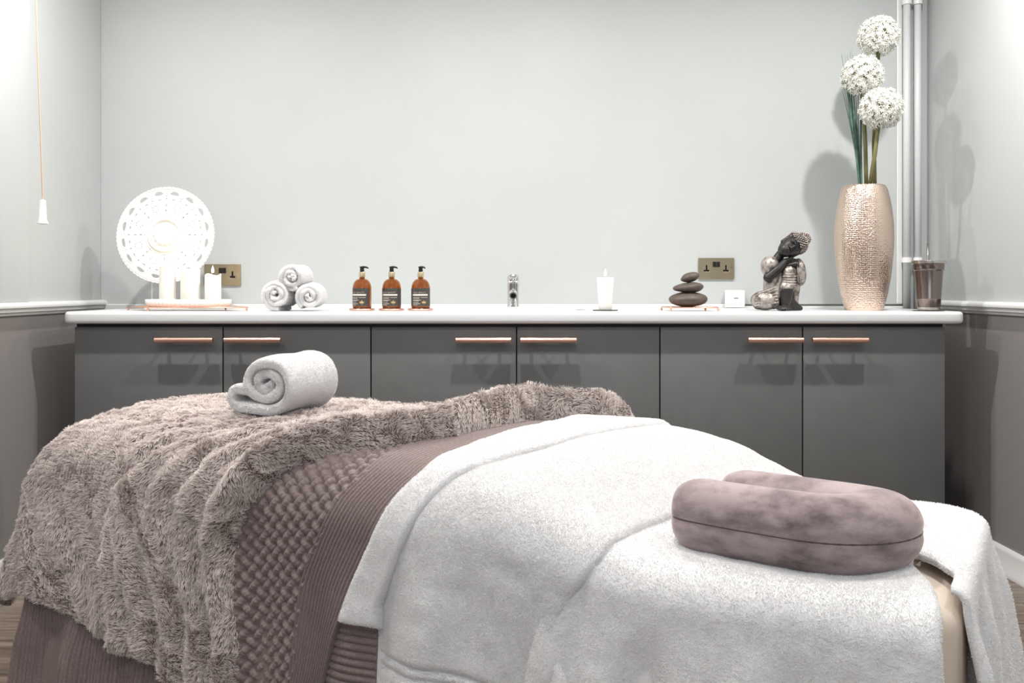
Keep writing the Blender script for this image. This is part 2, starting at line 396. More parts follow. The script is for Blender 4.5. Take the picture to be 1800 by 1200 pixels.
# tap
TY = 3.66
o = empty('basin_tap', (px(902, TY), TY, WT), 'small chrome mixer tap standing behind the oval basin', 'tap')
s = TY/1640
bm = bmesh.new(); lathe(bm, [(.026, 0), (.026, .003), (.0235, .006), (.0225, .05), (.0235, .085), (.024, .098), (.020, .102)], 28); bm_obj('tap_body', bm, M['chrome'], o, auto=40)
bm = bmesh.new(); tube(bm, [(0, -.005, .058), (0, -.04, .062), (0, -.085, .060), (0, -.105, .052)], [.016, .0155, .0145, .014], 20)
sp = bm_obj('spout', bm, M['chrome'], o, auto=50)
bm = bmesh.new(); tube(bm, [(0, -.1035, .0535), (0, -.1085, .0505)], .0095, 20); bm_obj('aerator', bm, M['black_plastic'], sp)
bm = bmesh.new(); lathe(bm, [(.0225, .103), (.024, .108), (.0235, .124), (.018, .134), (.0001, .137)], 28)
box(bm, (0, -.032, .127), (.030, .062, .011), .004, 3); bm_obj('lever', bm, M['chrome'], o, auto=45)

# ------------------------------------------------------------------ sockets and switch
def socket(x0, x1, y0, y1, lab, mid_m):
    Y = YB-.014; X = px((x0+x1)/2, Y); Z = pz((y0+y1)/2, Y); Wd = (x1-x0)*Y/1640; Hh = (y1-y0)*Y/1640
    o = empty('wall_socket', (X, Y, Z), lab, 'socket', 'double wall sockets')
    holes = []
    for s_ in (-1, 1):
        hx = s_*Wd*.27
        # earth slot over the live/neutral slots: an upside-down T
        holes.append([(hx-.0045, .0155), (hx-.0045, -.0035), (hx-.0125, -.0035), (hx-.0125, -.0135), (hx+.0125, -.0135), (hx+.0125, -.0035), (hx+.0045, -.0035), (hx+.0045, .0155)])
    me = flat_curve([rect_loop(-Wd/2+.002, -Hh/2+.002, Wd/2-.002, Hh/2-.002)]+holes, .0022, .0012)
    for v in me.vertices: v.co = (v.co.x, -v.co.z-.0035, v.co.y)
    link('face_plate', me, M['brass_plate'], o)
    bm = bmesh.new(); box(bm, (0, -.0008, 0), (Wd*.86, .0014, Hh*.76)); bm_obj('insert', bm, M['black_plastic'], o)
    bm = bmesh.new()
    for q in (-1, 1): box(bm, (q*.0075, -.009, Hh*.2), (.013, .006, .022), .001)
    bm_obj('rocker', bm, M['black_plastic'], o)
    for q in (-1, 1):
        bm = bmesh.new(); tube(bm, [(q*Wd*.42, -.0065, .004), (q*Wd*.42, -.0085, .004)], .0028, 12); bm_obj('screw', bm, M['steel'], o)
    bm = bmesh.new()
    for a in (-1, 1):
        box(bm, (a*Wd*.485, -.0072, 0), (.0035, .0015, Hh*.94)); box(bm, (0, -.0072, a*Hh*.47), (Wd*.96, .0015, .0028))
    bm_obj('raised_border', bm, M['brass_plate'], o)
socket(360, 424, 464, 502, 'brass double wall socket behind the shortest lit candle', None)
socket(1227, 1290, 453, 491, 'brass double wall socket above and right of the stacked pebbles', None)
Y = YB-.014
o = empty('fused_switch', (px(1289, Y), Y, pz(525, Y)), 'small white square fused switch on the wall between pebbles and figurine', 'switch')
bm = bmesh.new(); box(bm, (0, -.012, 0), (.072, .024, .066), .003, 3); bm_obj('back_box', bm, M['white_plastic'], o, auto=40)
bm = bmesh.new(); box(bm, (0, -.027, 0), (.080, .006, .070), .0025, 3); bm_obj('switch_plate', bm, M['white_plastic'], o, auto=40)
bm = bmesh.new(); box(bm, (.004, -.0305, .003), (.018, .0015, .0022)); bm_obj('label_mark', bm, M['label'], o)
# ------------------------------------------------------------------ pull cord
Yc = 2.9; p0 = Vector((px(75, Yc), Yc, pz(352, Yc))); p1 = Vector((px(63, Yc), Yc, pz(0, Yc)))
o = empty('pull_cord', p0, 'thin amber pull cord with white grip hanging by the left wall', 'cord')
top = (p1-p0)*((CEIL-p0.z)/(p1.z-p0.z))
bm = bmesh.new(); n = 700
for ph in (0, PI):
    tube(bm, [top*(i/n)+Vector((math.cos(i*.55+ph), math.sin(i*.55+ph), 0))*.0009 for i in range(n+1)], .0012, 5)
bm_obj('twisted_cord', bm, M['cord'], o, smooth=True)
bm = bmesh.new(); lathe(bm, [(.0001, .003), (.0085, 0), (.0095, -.004), (.0118, -.060), (.0165, -.069), (.0165, -.073), (.0001, -.075)], 24); bm_obj('grip', bm, M['white_plastic'], o, auto=40)
bm = bmesh.new(); lathe(bm, [(.025, -.022), (.028, -.004), (.028, 0)], 24); c_ = bm_obj('ceiling_rose', bm, M['white_plastic'], o); c_.location = top

# ------------------------------------------------------------------ objects on the worktop, left to right
def wire_tray(name, A, B, C, D, lab, hz, r=.0022):
    """four corners (world xy), rods hz above the worktop on ball feet"""
    cx = sum(p[0] for p in (A, B, C, D))/4; cy = sum(p[1] for p in (A, B, C, D))/4
    o = empty(name, (cx, cy, WT), lab, 'tray')
    P = [Vector((p[0]-cx, p[1]-cy, hz)) for p in (A, B, C, D)]
    bm = bmesh.new(); loop = []
    for i in range(4):
        p, q, n_ = P[i], P[(i+1) % 4], P[i-1]
        loop += [p+(n_-p).normalized()*.008, p+((n_-p).normalized()+(q-p).normalized())*.0022, p+(q-p).normalized()*.008]
    tube(bm, loop, r, 8, closed=True); bm_obj('frame_rod', bm, M['copper_shiny'], o, smooth=True)
    bm = bmesh.new(); f = [bm.verts.new(p*.985+Vector((0, 0, hz*.015-.0016))) for p in P]; g = [bm.verts.new(v.co+Vector((0, 0, .0016))) for v in f]
    bm.faces.new(f[::-1]); bm.faces.new(g)
    for i in range(4): bm.faces.new((f[i], f[(i+1) % 4], g[(i+1) % 4], g[i]))
    bm_obj('tray_plate', bm, M['copper_shiny'], o)
    for p in P:
        bm = bmesh.new(); q = p*.97; ball(bm, (q.x, q.y, .0045), .0045); tube(bm, [(q.x, q.y, .006), (q.x, q.y, hz)], .0018, 8)
        bm_obj('foot', bm, M['copper_shiny'], o, smooth=True)
    return o
HZ = .0125
wire_tray('wire_tray', (px(222, 3.44), 3.44), (px(258, 3.29), 3.29), (px(437, 3.29), 3.29), (px(399, 3.44), 3.44),
          'long polished copper wire tray on ball feet under the ribbed dish and candles', HZ)
wire_tray('wire_tray', (px(1161, 3.36), 3.36), (px(1178, 3.27), 3.27), (px(1264, 3.27), 3.27), (px(1241, 3.36), 3.36),
          'small polished copper wire tray on ball feet under the stacked pebbles', HZ)
# ribbed dish
DY = 3.365; dz = WT+HZ+.0015
o = empty('ribbed_dish', (px(331, DY), DY, dz), 'white oval ribbed ceramic dish carrying three lit candles on the copper tray', 'dish')
bm = bmesh.new(); fa, fb = 74*DY/1640, .058
lathe(bm, [(.90, 0), (.97, .004), (1, .012), (1.0, .026), (.96, .0265), (.93, .012), (.9, .008), (.0001, .008)], 220, sx=fa, sy=fb,
      fn=lambda r, z, a: r*(1+(.022*math.cos(a*55) if r > .955 and z < .0262 else 0)))
bm_obj('dish_body', bm, M['ceramic'], o, smooth=True)
def flame(o, z, h=.022):
    bm = bmesh.new(); lathe(bm, [(.0001, 0), (.0032, .003), (.0048, .008), (.0036, .015), (.0016, .021), (.0001, .027)], 14, c=(0, 0, z))
    bm_obj('flame', bm, M['flame'], o, smooth=True)
    ld = bpy.data.lights.new('candle_glow', 'POINT'); ld.energy = .10; ld.color = (1, .62, .32); ld.shadow_soft_size = .006
    lo = bpy.data.objects.new('candle_glow', ld); COL.objects.link(lo); lo.parent = o; lo.location = (0, -.012, z+.030)
def candle(xc, ytop, wpx, Y, z0, lab, taper=1, jag=0, group='lit white pillar candles'):
    r = wpx/2*Y/1640; ht = pz(ytop, Y)-z0
    o = empty('pillar_candle', (px(xc, Y), Y, z0), lab, 'candle', group)
    bm = bmesh.new()
    lathe(bm, [(r*taper*.97, 0), (r*taper, .002), (r*(taper+1)/2, ht*.5), (r*.99, ht*.9), (r, ht-.002), (r*.95, ht), (r*.8, ht-.004), (r*.5, ht-.008), (.0001, ht-.008)], 36,
          fn=(lambda rr, z, a: rr*(1+.02*math.sin(a*5))) if jag else None)
    if jag:
        for v in bm.verts:
            if v.co.z > ht-.005 and v.co.xy.length > r*.7: v.co.z += .0035*math.sin(math.atan2(v.co.y, v.co.x)*3+1)-.001
    bm_obj('wax_body', bm, M['wax'], o, smooth=True)
    bm = bmesh.new(); tube(bm, [(0, 0, ht-.009), (0, 0, ht+.002), (.001, 0, ht+.008)], .0011, 6); bm_obj('wick', bm, M['wick'], o)
    flame(o, ht+.004)
candle(294.5, 463, 28, DY, dz+.008, 'tallest of three lit white candles, left on the ribbed dish')
candle(334.5, 473, 33, DY, dz+.008, 'widest of three lit white candles, middle of the ribbed dish')
candle(374, 482, 28, DY, dz+.008, 'shortest of three lit white candles with uneven melted rim', jag=1)
Yk = 3.33
o = empty('candle_coaster', (px(1064, Yk), Yk, WT), 'thin dark round coaster under the single lit candle', 'coaster')
bm = bmesh.new(); lathe(bm, [(.042, 0), (.0455, .0015), (.0455, .003), (.0001, .003)], 40); bm_obj('disc', bm, M['rubber'], o)
candle(1064, 488, 30, Yk, WT+.003, 'single lit white candle standing alone right of the basin', taper=.76)

# carved openwork disc on a stand
Yd = 3.52; R_ = 86*Yd/1640; cz = pz(413, Yd)
o = empty('carved_disc', (px(291, Yd), Yd, WT), 'round white openwork carved disc on a stand behind the candles', 'ornament')
def ring_hole(cx, cy, a, b, ang, n=18, kind='ell'):
    out = []
    for k in range(n):
        t = 2*PI*k/n
        if kind == 'tear': x, y = a*math.cos(t), b*math.sin(t)*(math.sin(t/2))**1.2
        elif kind == 'half':
            x, y = a*math.cos(t), b*math.sin(t)
            if x < -a*.1: x = -a*.1+(x+a*.1)*.35
        elif kind == 'tri':
            rr = 1/(math.cos(((t+PI) % (2*PI/3))-PI/3))*.62; x, y = a*rr*math.cos(t), b*rr*math.sin(t)
        else: x, y = a*math.cos(t), b*math.sin(t)
        out.append((cx+x*math.cos(ang)-y*math.sin(ang), cy+x*math.sin(ang)+y*math.cos(ang)))
    return out
outer = []
for k in range(288):
    a = 2*PI*k/288; rr = R_*(.978+.016*abs(math.sin(a*36))); outer.append((rr*math.cos(a), rr*math.sin(a)))
loops = [outer]
NS = 16
for k in range(NS):
    a = 2*PI*(k+.5)/NS
    loops.append(ring_hole(R_*.845*math.cos(a), R_*.845*math.sin(a), R_*.062, R_*.100, a, kind='half'))
    loops.append(ring_hole(R_*.735*math.cos(a), R_*.735*math.sin(a), R_*.018, R_*.045, a, 12))
for k in range(NS):
    a = 2*PI*k/NS
    loops.append(ring_hole(R_*.742*math.cos(a), R_*.742*math.sin(a), R_*.040, R_*.022, a, 12, 'tri'))
for k in range(8):                    # eight small rosettes
    A_ = 2*PI*(k+.5)/8; qx, qy = R_*.575*math.cos(A_), R_*.575*math.sin(A_)
    for j in range(8):
        b_ = A_+2*PI*j/8; loops.append(ring_hole(qx+R_*.068*math.cos(b_), qy+R_*.068*math.sin(b_), R_*.024, R_*.013, b_, 10))
    A2 = 2*PI*k/8
    for rr, aa, bb in ((.50, .046, .030), (.61, .036, .020), (.415, .022, .036)):
        loops.append(ring_hole(R_*rr*math.cos(A2), R_*rr*math.sin(A2), R_*aa, R_*bb, A2, 10, 'tri' if rr < .6 else 'ell'))
me = flat_curve(loops, .0042, .0012, bres=1)
tilt = Matrix.Translation((0, 0, cz-WT)) @ Matrix.Rotation(math.radians(-6), 4, 'X') @ Matrix.Rotation(PI/2, 4, 'X')
for v in me.vertices: v.co = tilt @ v.co
link('fretwork_plate', me, M['mandala'], o)
bm = bmesh.new(); lathe(bm, [(R_*.285, .004), (R_*.29, .010), (R_*.31, .013), (R_*.34, .013), (R_*.36, .010), (R_*.365, .004)], 72, cap=False)
lathe(bm, [(R_*.22, .004), (R_*.225, .011), (R_*.2, .0125), (.0001, .0125)], 96, fn=lambda r, z, a: r*(1+.05*math.cos(a*14)) if r > R_*.1 else r)
for v in bm.verts: v.co = tilt @ Vector((v.co.x, v.co.y, v.co.z))
bm_obj('centre_boss', bm, M['mandala'], o, smooth=True)
# raised petal ribs following the scallops
bm = bmesh.new()
for k in range(NS):
    a0 = 2*PI*(k+.5)/NS
    tube(bm, [tilt @ Vector((R_*(.80+.12*math.sin(PI*t/12))*math.cos(a0+(t/12-.5)*2*PI/NS), R_*(.80+.12*math.sin(PI*t/12))*math.sin(a0+(t/12-.5)*2*PI/NS), .005)) for t in range(13)], R_*.012, 6)
for rr in (.40, .955):
    tube(bm, [tilt @ Vector((R_*rr*math.cos(2*PI*t/72), R_*rr*math.sin(2*PI*t/72), .005)) for t in range(72)], R_*.013, 6, closed=True)
bm_obj('carved_ribs', bm, M['mandala'], o, smooth=True)
bm = bmesh.new()
for sx_ in (-1, 1): tube(bm, [(sx_*.058, .015, .004), (sx_*.058, .018, .10), (sx_*.04, .02, .17)], .003, 8)
box(bm, (0, .02, .004), (.15, .07, .008), .002); bm_obj('stand', bm, M['white_paint'], o, auto=40)

# hair strands helper -----------------------------------------------------------
def strands(name, P, D, rad, m, parent, taper=.35):
    """P (N,K,3) points of every strand"""
    N, K = P.shape[0], P.shape[1]
    hc = bpy.data.hair_curves.new(name); hc.add_curves([K]*N)
    hc.attributes['position'].data.foreach_set('vector', P.reshape(-1).astype(np.float32))
    r = hc.attributes.get('radius') or hc.attributes.new('radius', 'FLOAT', 'POINT')
    rr = (rad*np.linspace(1, taper, K))[None, :]*np.ones((N, 1)); r.data.foreach_set('value', rr.reshape(-1).astype(np.float32))
    hc.materials.append(m); o = bpy.data.objects.new(name, hc); COL.objects.link(o); o.parent = parent; o['kind'] = 'stuff'
    return o
def mesh_arrays(ob):
    me = ob.data; me.calc_loop_triangles(); nv = len(me.vertices); v = np.empty(nv*3, np.float32); me.vertices.foreach_get('co', v)
    t = np.empty(len(me.loop_triangles)*3, np.int32); me.loop_triangles.foreach_get('vertices', t)
    return v.reshape(-1, 3).astype(float), t.reshape(-1, 3)
def scatter(ob, N, seed, keep=None):
    rng = np.random.default_rng(seed); v, t = mesh_arrays(ob)
    a, b, c = v[t[:, 0]], v[t[:, 1]], v[t[:, 2]]; cr = np.cross(b-a, c-a); ar = np.linalg.norm(cr, axis=1)
    if keep is not None: ar = ar*keep((a+b+c)/3, cr/(ar[:, None]+1e-15))
    i = rng.choice(len(t), N, p=ar/ar.sum()); u, w_ = rng.random(N), rng.random(N); f = u+w_ > 1; u[f] = 1-u[f]; w_[f] = 1-w_[f]
    p = a[i]+(b[i]-a[i])*u[:, None]+(c[i]-a[i])*w_[:, None]; n = cr[i]/(np.linalg.norm(cr[i], axis=1)[:, None]+1e-15)
    return p, n, rng
def terry_pile(ob, N, ln, rad, seed, parent, m=None, keep=None, name='terry_pile'):
    p, n, rng = scatter(ob, N, seed, keep)
    d1 = n+rng.normal(0, .34, p.shape); d1 /= np.linalg.norm(d1, axis=1)[:, None]
    d2 = d1+rng.normal(0, .4, p.shape); d2 /= np.linalg.norm(d2, axis=1)[:, None]
    l = ln*rng.uniform(.6, 1.2, (len(p), 1))
    P = np.stack([p-n*.0005, p+d1*l*.55, p+d1*l*.55+d2*l*.45], 1)
    return strands(name, P, None, rad, m or M['terry_pile'], parent, .6)

# rolled towels -----------------------------------------------------------------
def roll_mesh(path, th, length, ny=14, wob=.002, seed=0, bulge=.012, ends=.004):
    """ribbon of thickness th following a path in XZ, length along Y from 0"""
    P = np.array(path); T = np.gradient(P, axis=0); T /= np.linalg.norm(T, axis=1)[:, None]; Nn = np.stack([-T[:, 1], T[:, 0]], 1)
    n = len(P); K = 8; rng = np.random.default_rng(seed); ph = rng.random(6)*6
    cen = P.mean(0); rr = np.linalg.norm(P-cen, axis=1); rr = rr/rr.max()
    ys = np.concatenate([[0, .004, .010], np.linspace(.02, length-.02, ny), [length-.010, length-.004, length]])
    sh = np.concatenate([[.62, .9, .99], np.ones(ny), [.99, .9, .62]])
    V = []
    for y_, k_ in zip(ys, sh):
        o_ = th/2*k_
        wv = wob*np.sin(y_*40+ph[0]+np.arange(n)*.06)
        off = bulge*(1-rr)*(1 if y_ > length/2 else -1)*abs(y_-length/2)/(length/2)+ends*np.sin(np.arange(n)*.35+ph[1])*abs(2*y_/length-1)
        for sgn in (1, -1):
            q = P+Nn*(sgn*o_+wv[:, None]); V.append(np.stack([q[:, 0], np.full(n, y_)+off, q[:, 1]], 1))
    V = np.concatenate(V); m_ = len(ys); F = []
    idx = lambda j, s_, i: (j*2+s_)*n+i
    for j in range(m_-1):
        for i in range(n-1):
            F.append((idx(j, 0, i), idx(j, 0, i+1), idx(j+1, 0, i+1), idx(j+1, 0, i)))
            F.append((idx(j, 1, i+1), idx(j, 1, i), idx(j+1, 1, i), idx(j+1, 1, i+1)))
        for i in (0, n-1): 
            q = (idx(j, 0, i), idx(j+1, 0, i), idx(j+1, 1, i), idx(j, 1, i)); F.append(q if i == 0 else q[::-1])
    for i in range(n-1):
        F.append((idx(0, 0, i+1), idx(0, 0, i), idx(0, 1, i), idx(0, 1, i+1)))
        F.append((idx(m_-1, 0, i), idx(m_-1, 0, i+1), idx(m_-1, 1, i+1), idx(m_-1, 1, i)))
    me = bpy.data.meshes.new('towel_roll'); me.from_pydata([tuple(v) for v in V], [], F); me.update()
    bm = bmesh.new(); bm.from_mesh(me); bmesh.ops.recalc_face_normals(bm, faces=bm.faces[:]); bm.to_mesh(me); bm.free()
    return me
def spiral(R, th, turns, a0, sx=1, sz=1, n=150, tail=None):
    out = []
    for k in range(n):
        t = k/(n-1); a = a0-turns*2*PI*(1-t)          # ends at angle a0
        r = R-th/2-(turns*(1-t))*th*1.02
        out.append((max(r, th*.3)*math.cos(a)*sx, max(r, th*.3)*math.sin(a)*sz))
    if tail: out += tail
    return out
Yt = 3.30; sc = Yt/1640
for k, (xc, yc, Rp, a0, tn, lab) in enumerate(((492, 524.5, 28.5, -PI*.45, 2.6, 'rolled white hand towel at the lower left of the stack of three'), (547.5, 525.5, 25.5, -PI*.7, 2.4, 'rolled white hand towel at the lower right of the stack of three'),
                           (519, 487, 25.5, -PI*.35, 2.8, 'rolled white hand towel lying on top of the other two'))):
    R1 = Rp*sc; z0 = WT+R1+.0005 if k < 2 else pz(487, Yt)
    o = empty('rolled_hand_towel', (px(xc, Yt), Yt-.02, z0), lab, 'towel', 'small rolled hand towels'); o.rotation_euler[2] = (-.10, .06, -.05)[k]
    me = roll_mesh(spiral(R1, .0165, tn, a0, n=130), .0164, .14, ny=8, seed=k+2, bulge=.010, ends=.003)
    t_ = link('towel_roll', me, M['terry'], o, (0, -.03, 0), True)
    h = terry_pile(t_, 26000, .0032, .00045, 40+k, t_)
# bottles ------------------------------------------------------------------------
Yb = 3.36; sb = Yb/1640
labs = [('left amber pump bottle with dark label, first of three', 'left copper coaster, under the first amber bottle'),
        ('middle amber pump bottle with dark label', 'middle copper coaster, under the second amber bottle'),
        ('right amber pump bottle with dark label, nearest the tap', 'right copper coaster, under the third amber bottle')]
for k, (xc, ry, zt) in enumerate(((637, .0, 0), (689, -.25, -1.5), (740, -.65, -2.2))):
    X = px(xc-.5, Yb)
    o = empty('round_coaster', (px(xc-1, Yb-.004), Yb, WT), labs[k][1], 'coaster', 'copper coasters under the bottles')
    bm = bmesh.new(); lathe(bm, [(.040, 0), (.0448, .0015), (.0458, .005), (.044, .0075), (.041, .0065), (.0001, .0065)], 48); bm_obj('disc', bm, M['copper'], o, smooth=True)
    o = empty('pump_bottle', (X, Yb, WT+.0066), labs[k][0], 'bottle', 'amber pump bottles')
    r = .0338; hs = .073
    prof = [(.0001, 0), (r*.9, 0), (r*.98, .003), (r, .008), (r, hs)]+[(r*.30+r*.70*math.cos(t*PI/2/10), hs+.034*math.sin(t*PI/2/10)) for t in range(1, 11)]+[(.0098, hs+.042)]
    bm = bmesh.new(); lathe(bm, prof, 48, cap=False)
    ip = [(max(q[0]-.0022, .0001), q[1]+(.003 if q[1] < .004 else -.0)) for q in prof][::-1]
    lathe(bm, [(.0098, hs+.042)]+[(ip[0][0], hs+.042)]+ip[1:-1]+[(.0001, .0035)], 48, cap=False); bmesh.ops.remove_doubles(bm, verts=bm.verts[:], dist=1e-6)
    bm_obj('glass_body', bm, M['amber'], o, smooth=True)
    # label wrap (slightly proud, covers the front)
    seg = 30; a0, a1 = (-1.35, 1.45) if k else (-1.5, 1.02); R2 = r+.0005
    bm = bmesh.new(); prev = None
    for i in range(seg+1):
        a = a0+(a1-a0)*i/seg; v = [bm.verts.new((math.sin(a)*R2, -math.cos(a)*R2, z)) for z in (.010, .0735)]
        if prev: bm.faces.new((prev[0], v[0], v[1], prev[1]))
        prev = v
    lb = bm_obj('paper_label', bm, M['label'], o, smooth=True)
    sh = (-.010, -.004, .001)[k]
    def bar(x0, x1, z0, z1, m, nm='printed_line'):
        bm = bmesh.new(); pr = None; R3 = R2+.0004
        for i in range(13):
            a = (x0+(x1-x0)*i/12)/R3; v = [bm.verts.new((math.sin(a)*R3, -math.cos(a)*R3, z)) for z in (z0, z1)]
            if pr: bm.faces.new((pr[0], v[0], v[1], pr[1]))
            pr = v
        return bm_obj(nm, bm, m, lb)
    bar(-.030+sh, .030+sh, .0470, .0525, M['label_ink'], 'pale_band')
    for x0, x1, z in ((-.029, .000, .0405), (.003, .029, .0400), (-.029, -.002, .0365), (-.029, .003, .0310), (-.029, -.004, .0285), (-.029, -.006, .0225), (-.029, .0, .0175), (-.029, -.009, .0135)):
        bar(x0+sh, x1+sh, z, z+.0011, M['label_ink'])
    R3 = R2
    lettering('printed_name', 'BODY BEAUTY', .0078, M['label_ink'], lb, (-.029+sh, 0, .0555), bend=R3)
    lettering('printed_mark', 'B', .0125, M['copper'], lb, (-.028+sh, 0, .0635), bend=R3)
    bm = bmesh.new(); mx = .014+sh   # flower motif
    for q in range(7):
        a = PI*(-.05+q*.18); L_ = .011 if q % 2 else .008
        pts = [(mx+math.cos(a)*t*L_+math.cos(a+PI/2)*w_, .021+math.sin(a)*t*L_+math.sin(a+PI/2)*w_) for t, w_ in ((0, 0), (.5, .0018), (1, 0), (.5, -.0018))]
        bm.faces.new([bm.verts.new((math.sin(x/R3)*(R3+.0006), -math.cos(x/R3)*(R3+.0006), z)) for x, z in pts])
    pts = [(mx-.0005, .013), (mx+.0005, .013), (mx+.0005, .021), (mx-.0005, .021)]
    bm.faces.new([bm.verts.new((math.sin(x/R3)*(R3+.0006), -math.cos(x/R3)*(R3+.0006), z)) for x, z in pts])
    bm_obj('printed_flower', bm, M['label_gold'], lb)
    zb = hs+.040
    bm = bmesh.new(); lathe(bm, [(.0115, zb), (.0118, zb+.002), (.0118, zb+.017), (.011, zb+.019), (.0075, zb+.019)], 28); bm_obj('collar', bm, M['gold_collar'], o, auto=40)
    bm = bmesh.new(); z1 = zb+.019
    lathe(bm, [(.0078, z1), (.0080, z1+.001), (.0072, z1+.014), (.0088, z1+.0155), (.0088, z1+.0195), (.0001, z1+.0205)], 24)
    c_, s_ = math.cos(ry*1.1), math.sin(ry*1.1)
    tube(bm, [(0, 0, z1+.0175), (c_*.010, s_*.010, z1+.0175), (c_*.019, s_*.019, z1+.0160), (c_*.0225, s_*.0225, z1+.0125)], [.0042, .0038, .0030, .0024], 10)
    bm_obj('pump_head', bm, M['black_plastic'], o, auto=40)
    bm = bmesh.new(); tube(bm, [(0, 0, zb), (0, .002, .01)], .0022, 8); bm_obj('dip_tube', bm, M['white_plastic'], o, smooth=True)
# pebbles --------------------------------------------------------------------------
Ys = 3.315; ss = Ys/1640
def pebble(xc, yc, a, b, rot, lab, seed, skew, zoff=0):
    o = bpy.data.objects.new('pebble', bpy.data.meshes.new('pebble')); COL.objects.link(o)
    bm = bmesh.new(); bmesh.ops.create_icosphere(bm, subdivisions=5, radius=1)
    for v in bm.verts:
        n_ = mnoise.noise(v.co*1.1+Vector((seed, 0, 0)))*.07
        x, y, z = v.co*(1+n_); z *= (1+skew*x); z = z*(1-.10*(z > 0)*0)
        x, y, z = x*a*ss, y*a*ss*.74, z*b*ss
        v.co = (x*math.cos(rot)-z*math.sin(rot), y, x*math.sin(rot)+z*math.cos(rot))
    zm = min(v.co.z for v in bm.verts)
    bm.to_mesh(o.data); bm.free(); o.data.materials.append(M['stone']); o.data.polygons.foreach_set('use_smooth', [True]*len(o.data.polygons))
    o.location = (px(xc, Ys), Ys, pz(yc, Ys)); tag(o, lab, 'stone', 'stacked massage pebbles'); return o
pebble(1209.5, 526, 34, 13.5, 0, 'largest dark pebble at the bottom of the stack', 1, .02)
pebble(1209.5, 505.2, 27.2, 9.0, .06, 'middle flat dark pebble in the stack', 4, .18)
pebble(1212.5, 487.3, 16.6, 8.6, .24, 'smallest dark pebble on top of the stack', 9, .12)
# figurine -------------------------------------------------------------------------
Yg = 3.36; k7 = Yg/1640/7.5
fo = empty('seated_figurine', (px(1300+500/7.5, Yg), Yg, WT), 'black and antique silver kneeling figurine resting its head on its knee', 'figurine')
def L3(cx, cy, d=0): return Vector(((cx-500)*k7, -d*k7, (1105-cy)*k7))
def blob(name, prims, vox, m, parent, smooth_it=3):
    bm = bmesh.new()
    for p in prims:
        if p[0] == 'c':
            _, a, ra, b, rb = p; n = max(3, int((b-a).length/(min(ra, rb)*k7*.35)))
            for i in range(n+1):
                t = i/n; ball(bm, a.lerp(b, t), (ra+(rb-ra)*t)*k7, sub=2)
        else:
            _, c, rad, rot = p; ball(bm, c, k7, rad, sub=3, rot=rot)
    me = bpy.data.meshes.new('tmp'); bm.to_mesh(me); bm.free(); o = bpy.data.objects.new('tmp', me); COL.objects.link(o)
    r = o.modifiers.new('r', 'REMESH'); r.mode = 'VOXEL'; r.voxel_size = vox
    s_ = o.modifiers.new('s', 'SMOOTH'); s_.factor = .5; s_.iterations = smooth_it
    dg = bpy.context.evaluated_depsgraph_get(); me2 = bpy.data.meshes.new_from_object(o.evaluated_get(dg)); bpy.data.objects.remove(o)
    return link(name, me2, m, parent, None, True)
E_ = lambda r: Euler((0, math.radians(r), 0))
tl = 60                                 # head axis: degrees the crown leans right from vertical
ax = Vector((math.sin(math.radians(tl)), 0, math.cos(math.radians(tl)))); bx_ = Vector((-ax.z, 0, ax.x))*-1   # across: to the head's lower right
HC = L3(652, 268, 70)
HS = 1.16
def H(a, b, d): return HC+ax*(a*k7*HS)+bx_*(b*k7*HS)+Vector((0, -d*k7*HS, 0))
rot = E_(tl)
dark = [('e', HC, (130, 137, 160), rot), ('e', H(-70, 0, 18), (100, 108, 100), rot), ('e', H(-112, 0, 38), (48, 56, 62), rot), ('e', H(60, 0, 0), (120, 122, 140), rot),
        ('c', H(10, 0, 128), 12, H(-38, 0, 146), 19), ('c', H(-40, -16, 120), 12, H(-40, 16, 120), 12),
        ('e', H(22, -48, 104), (38, 24, 28), rot), ('e', H(22, 48, 104), (34, 20, 24), rot),
        ('c', H(42, -72, 98), 8, H(30, -10, 128), 8), ('c', H(42, 72, 98), 8, H(30, 10, 128), 8),
        ('c', H(-72, -22, 112), 9, H(-68, 0, 124), 12), ('c', H(-72, 22, 112), 9, H(-68, 0, 124), 12), ('c', H(-88, -14, 108), 9, H(-88, 14, 108), 10),
        ('c', H(30, -112, 10), 16, H(-60, -104, 20), 18), ('c', H(30, 112, 10), 16, H(-60, 104, 20), 18),
        ('c', L3(560, 330, 20), 60, L3(470, 470, 0), 72),
        # right forearm with the hand under the cheek
        ('c', L3(345, 672, 110), 64, L3(470, 560, 140), 55), ('c', L3(470, 560, 140), 55, L3(570, 455, 130), 38),
        ('c', L3(570, 455, 130), 36, L3(650, 425, 120), 28)]
for q in range(4): dark.append(('c', L3(640, 428+q*13, 150-q*4), 12, L3(728, 440+q*15, 130), 10))
dark += [('c', L3(575, 448, 150), 13, L3(640, 415, 160), 10),
         ('c', L3(560, 520, 120), 26, L3(700, 495, 130), 30), ('c', L3(700, 500, 130), 30, L3(730, 540, 120), 22),
         # shin and feet
         ('c', L3(590, 820, 120), 92, L3(575, 980, 120), 74), ('c', L3(575, 980, 120), 74, L3(555, 1060, 130), 48),
         ('e', L3(515, 1070, 200), (90, 120, 34), None), ('c', L3(660, 985, 30), 58, L3(740, 1050, 10), 50), ('c', L3(740, 1050, 10), 44, L3(805, 1075, 0), 30),
         ('c', L3(640, 1060, 40), 46, L3(780, 1080, 20), 28)]
for q in range(5): dark.append(('c', L3(462+q*32, 1080, 280), 15, L3(462+q*32, 1083, 315), 13))
b_ = blob('dark_body', dark, .0011, M['fig_dark'], fo, 3)
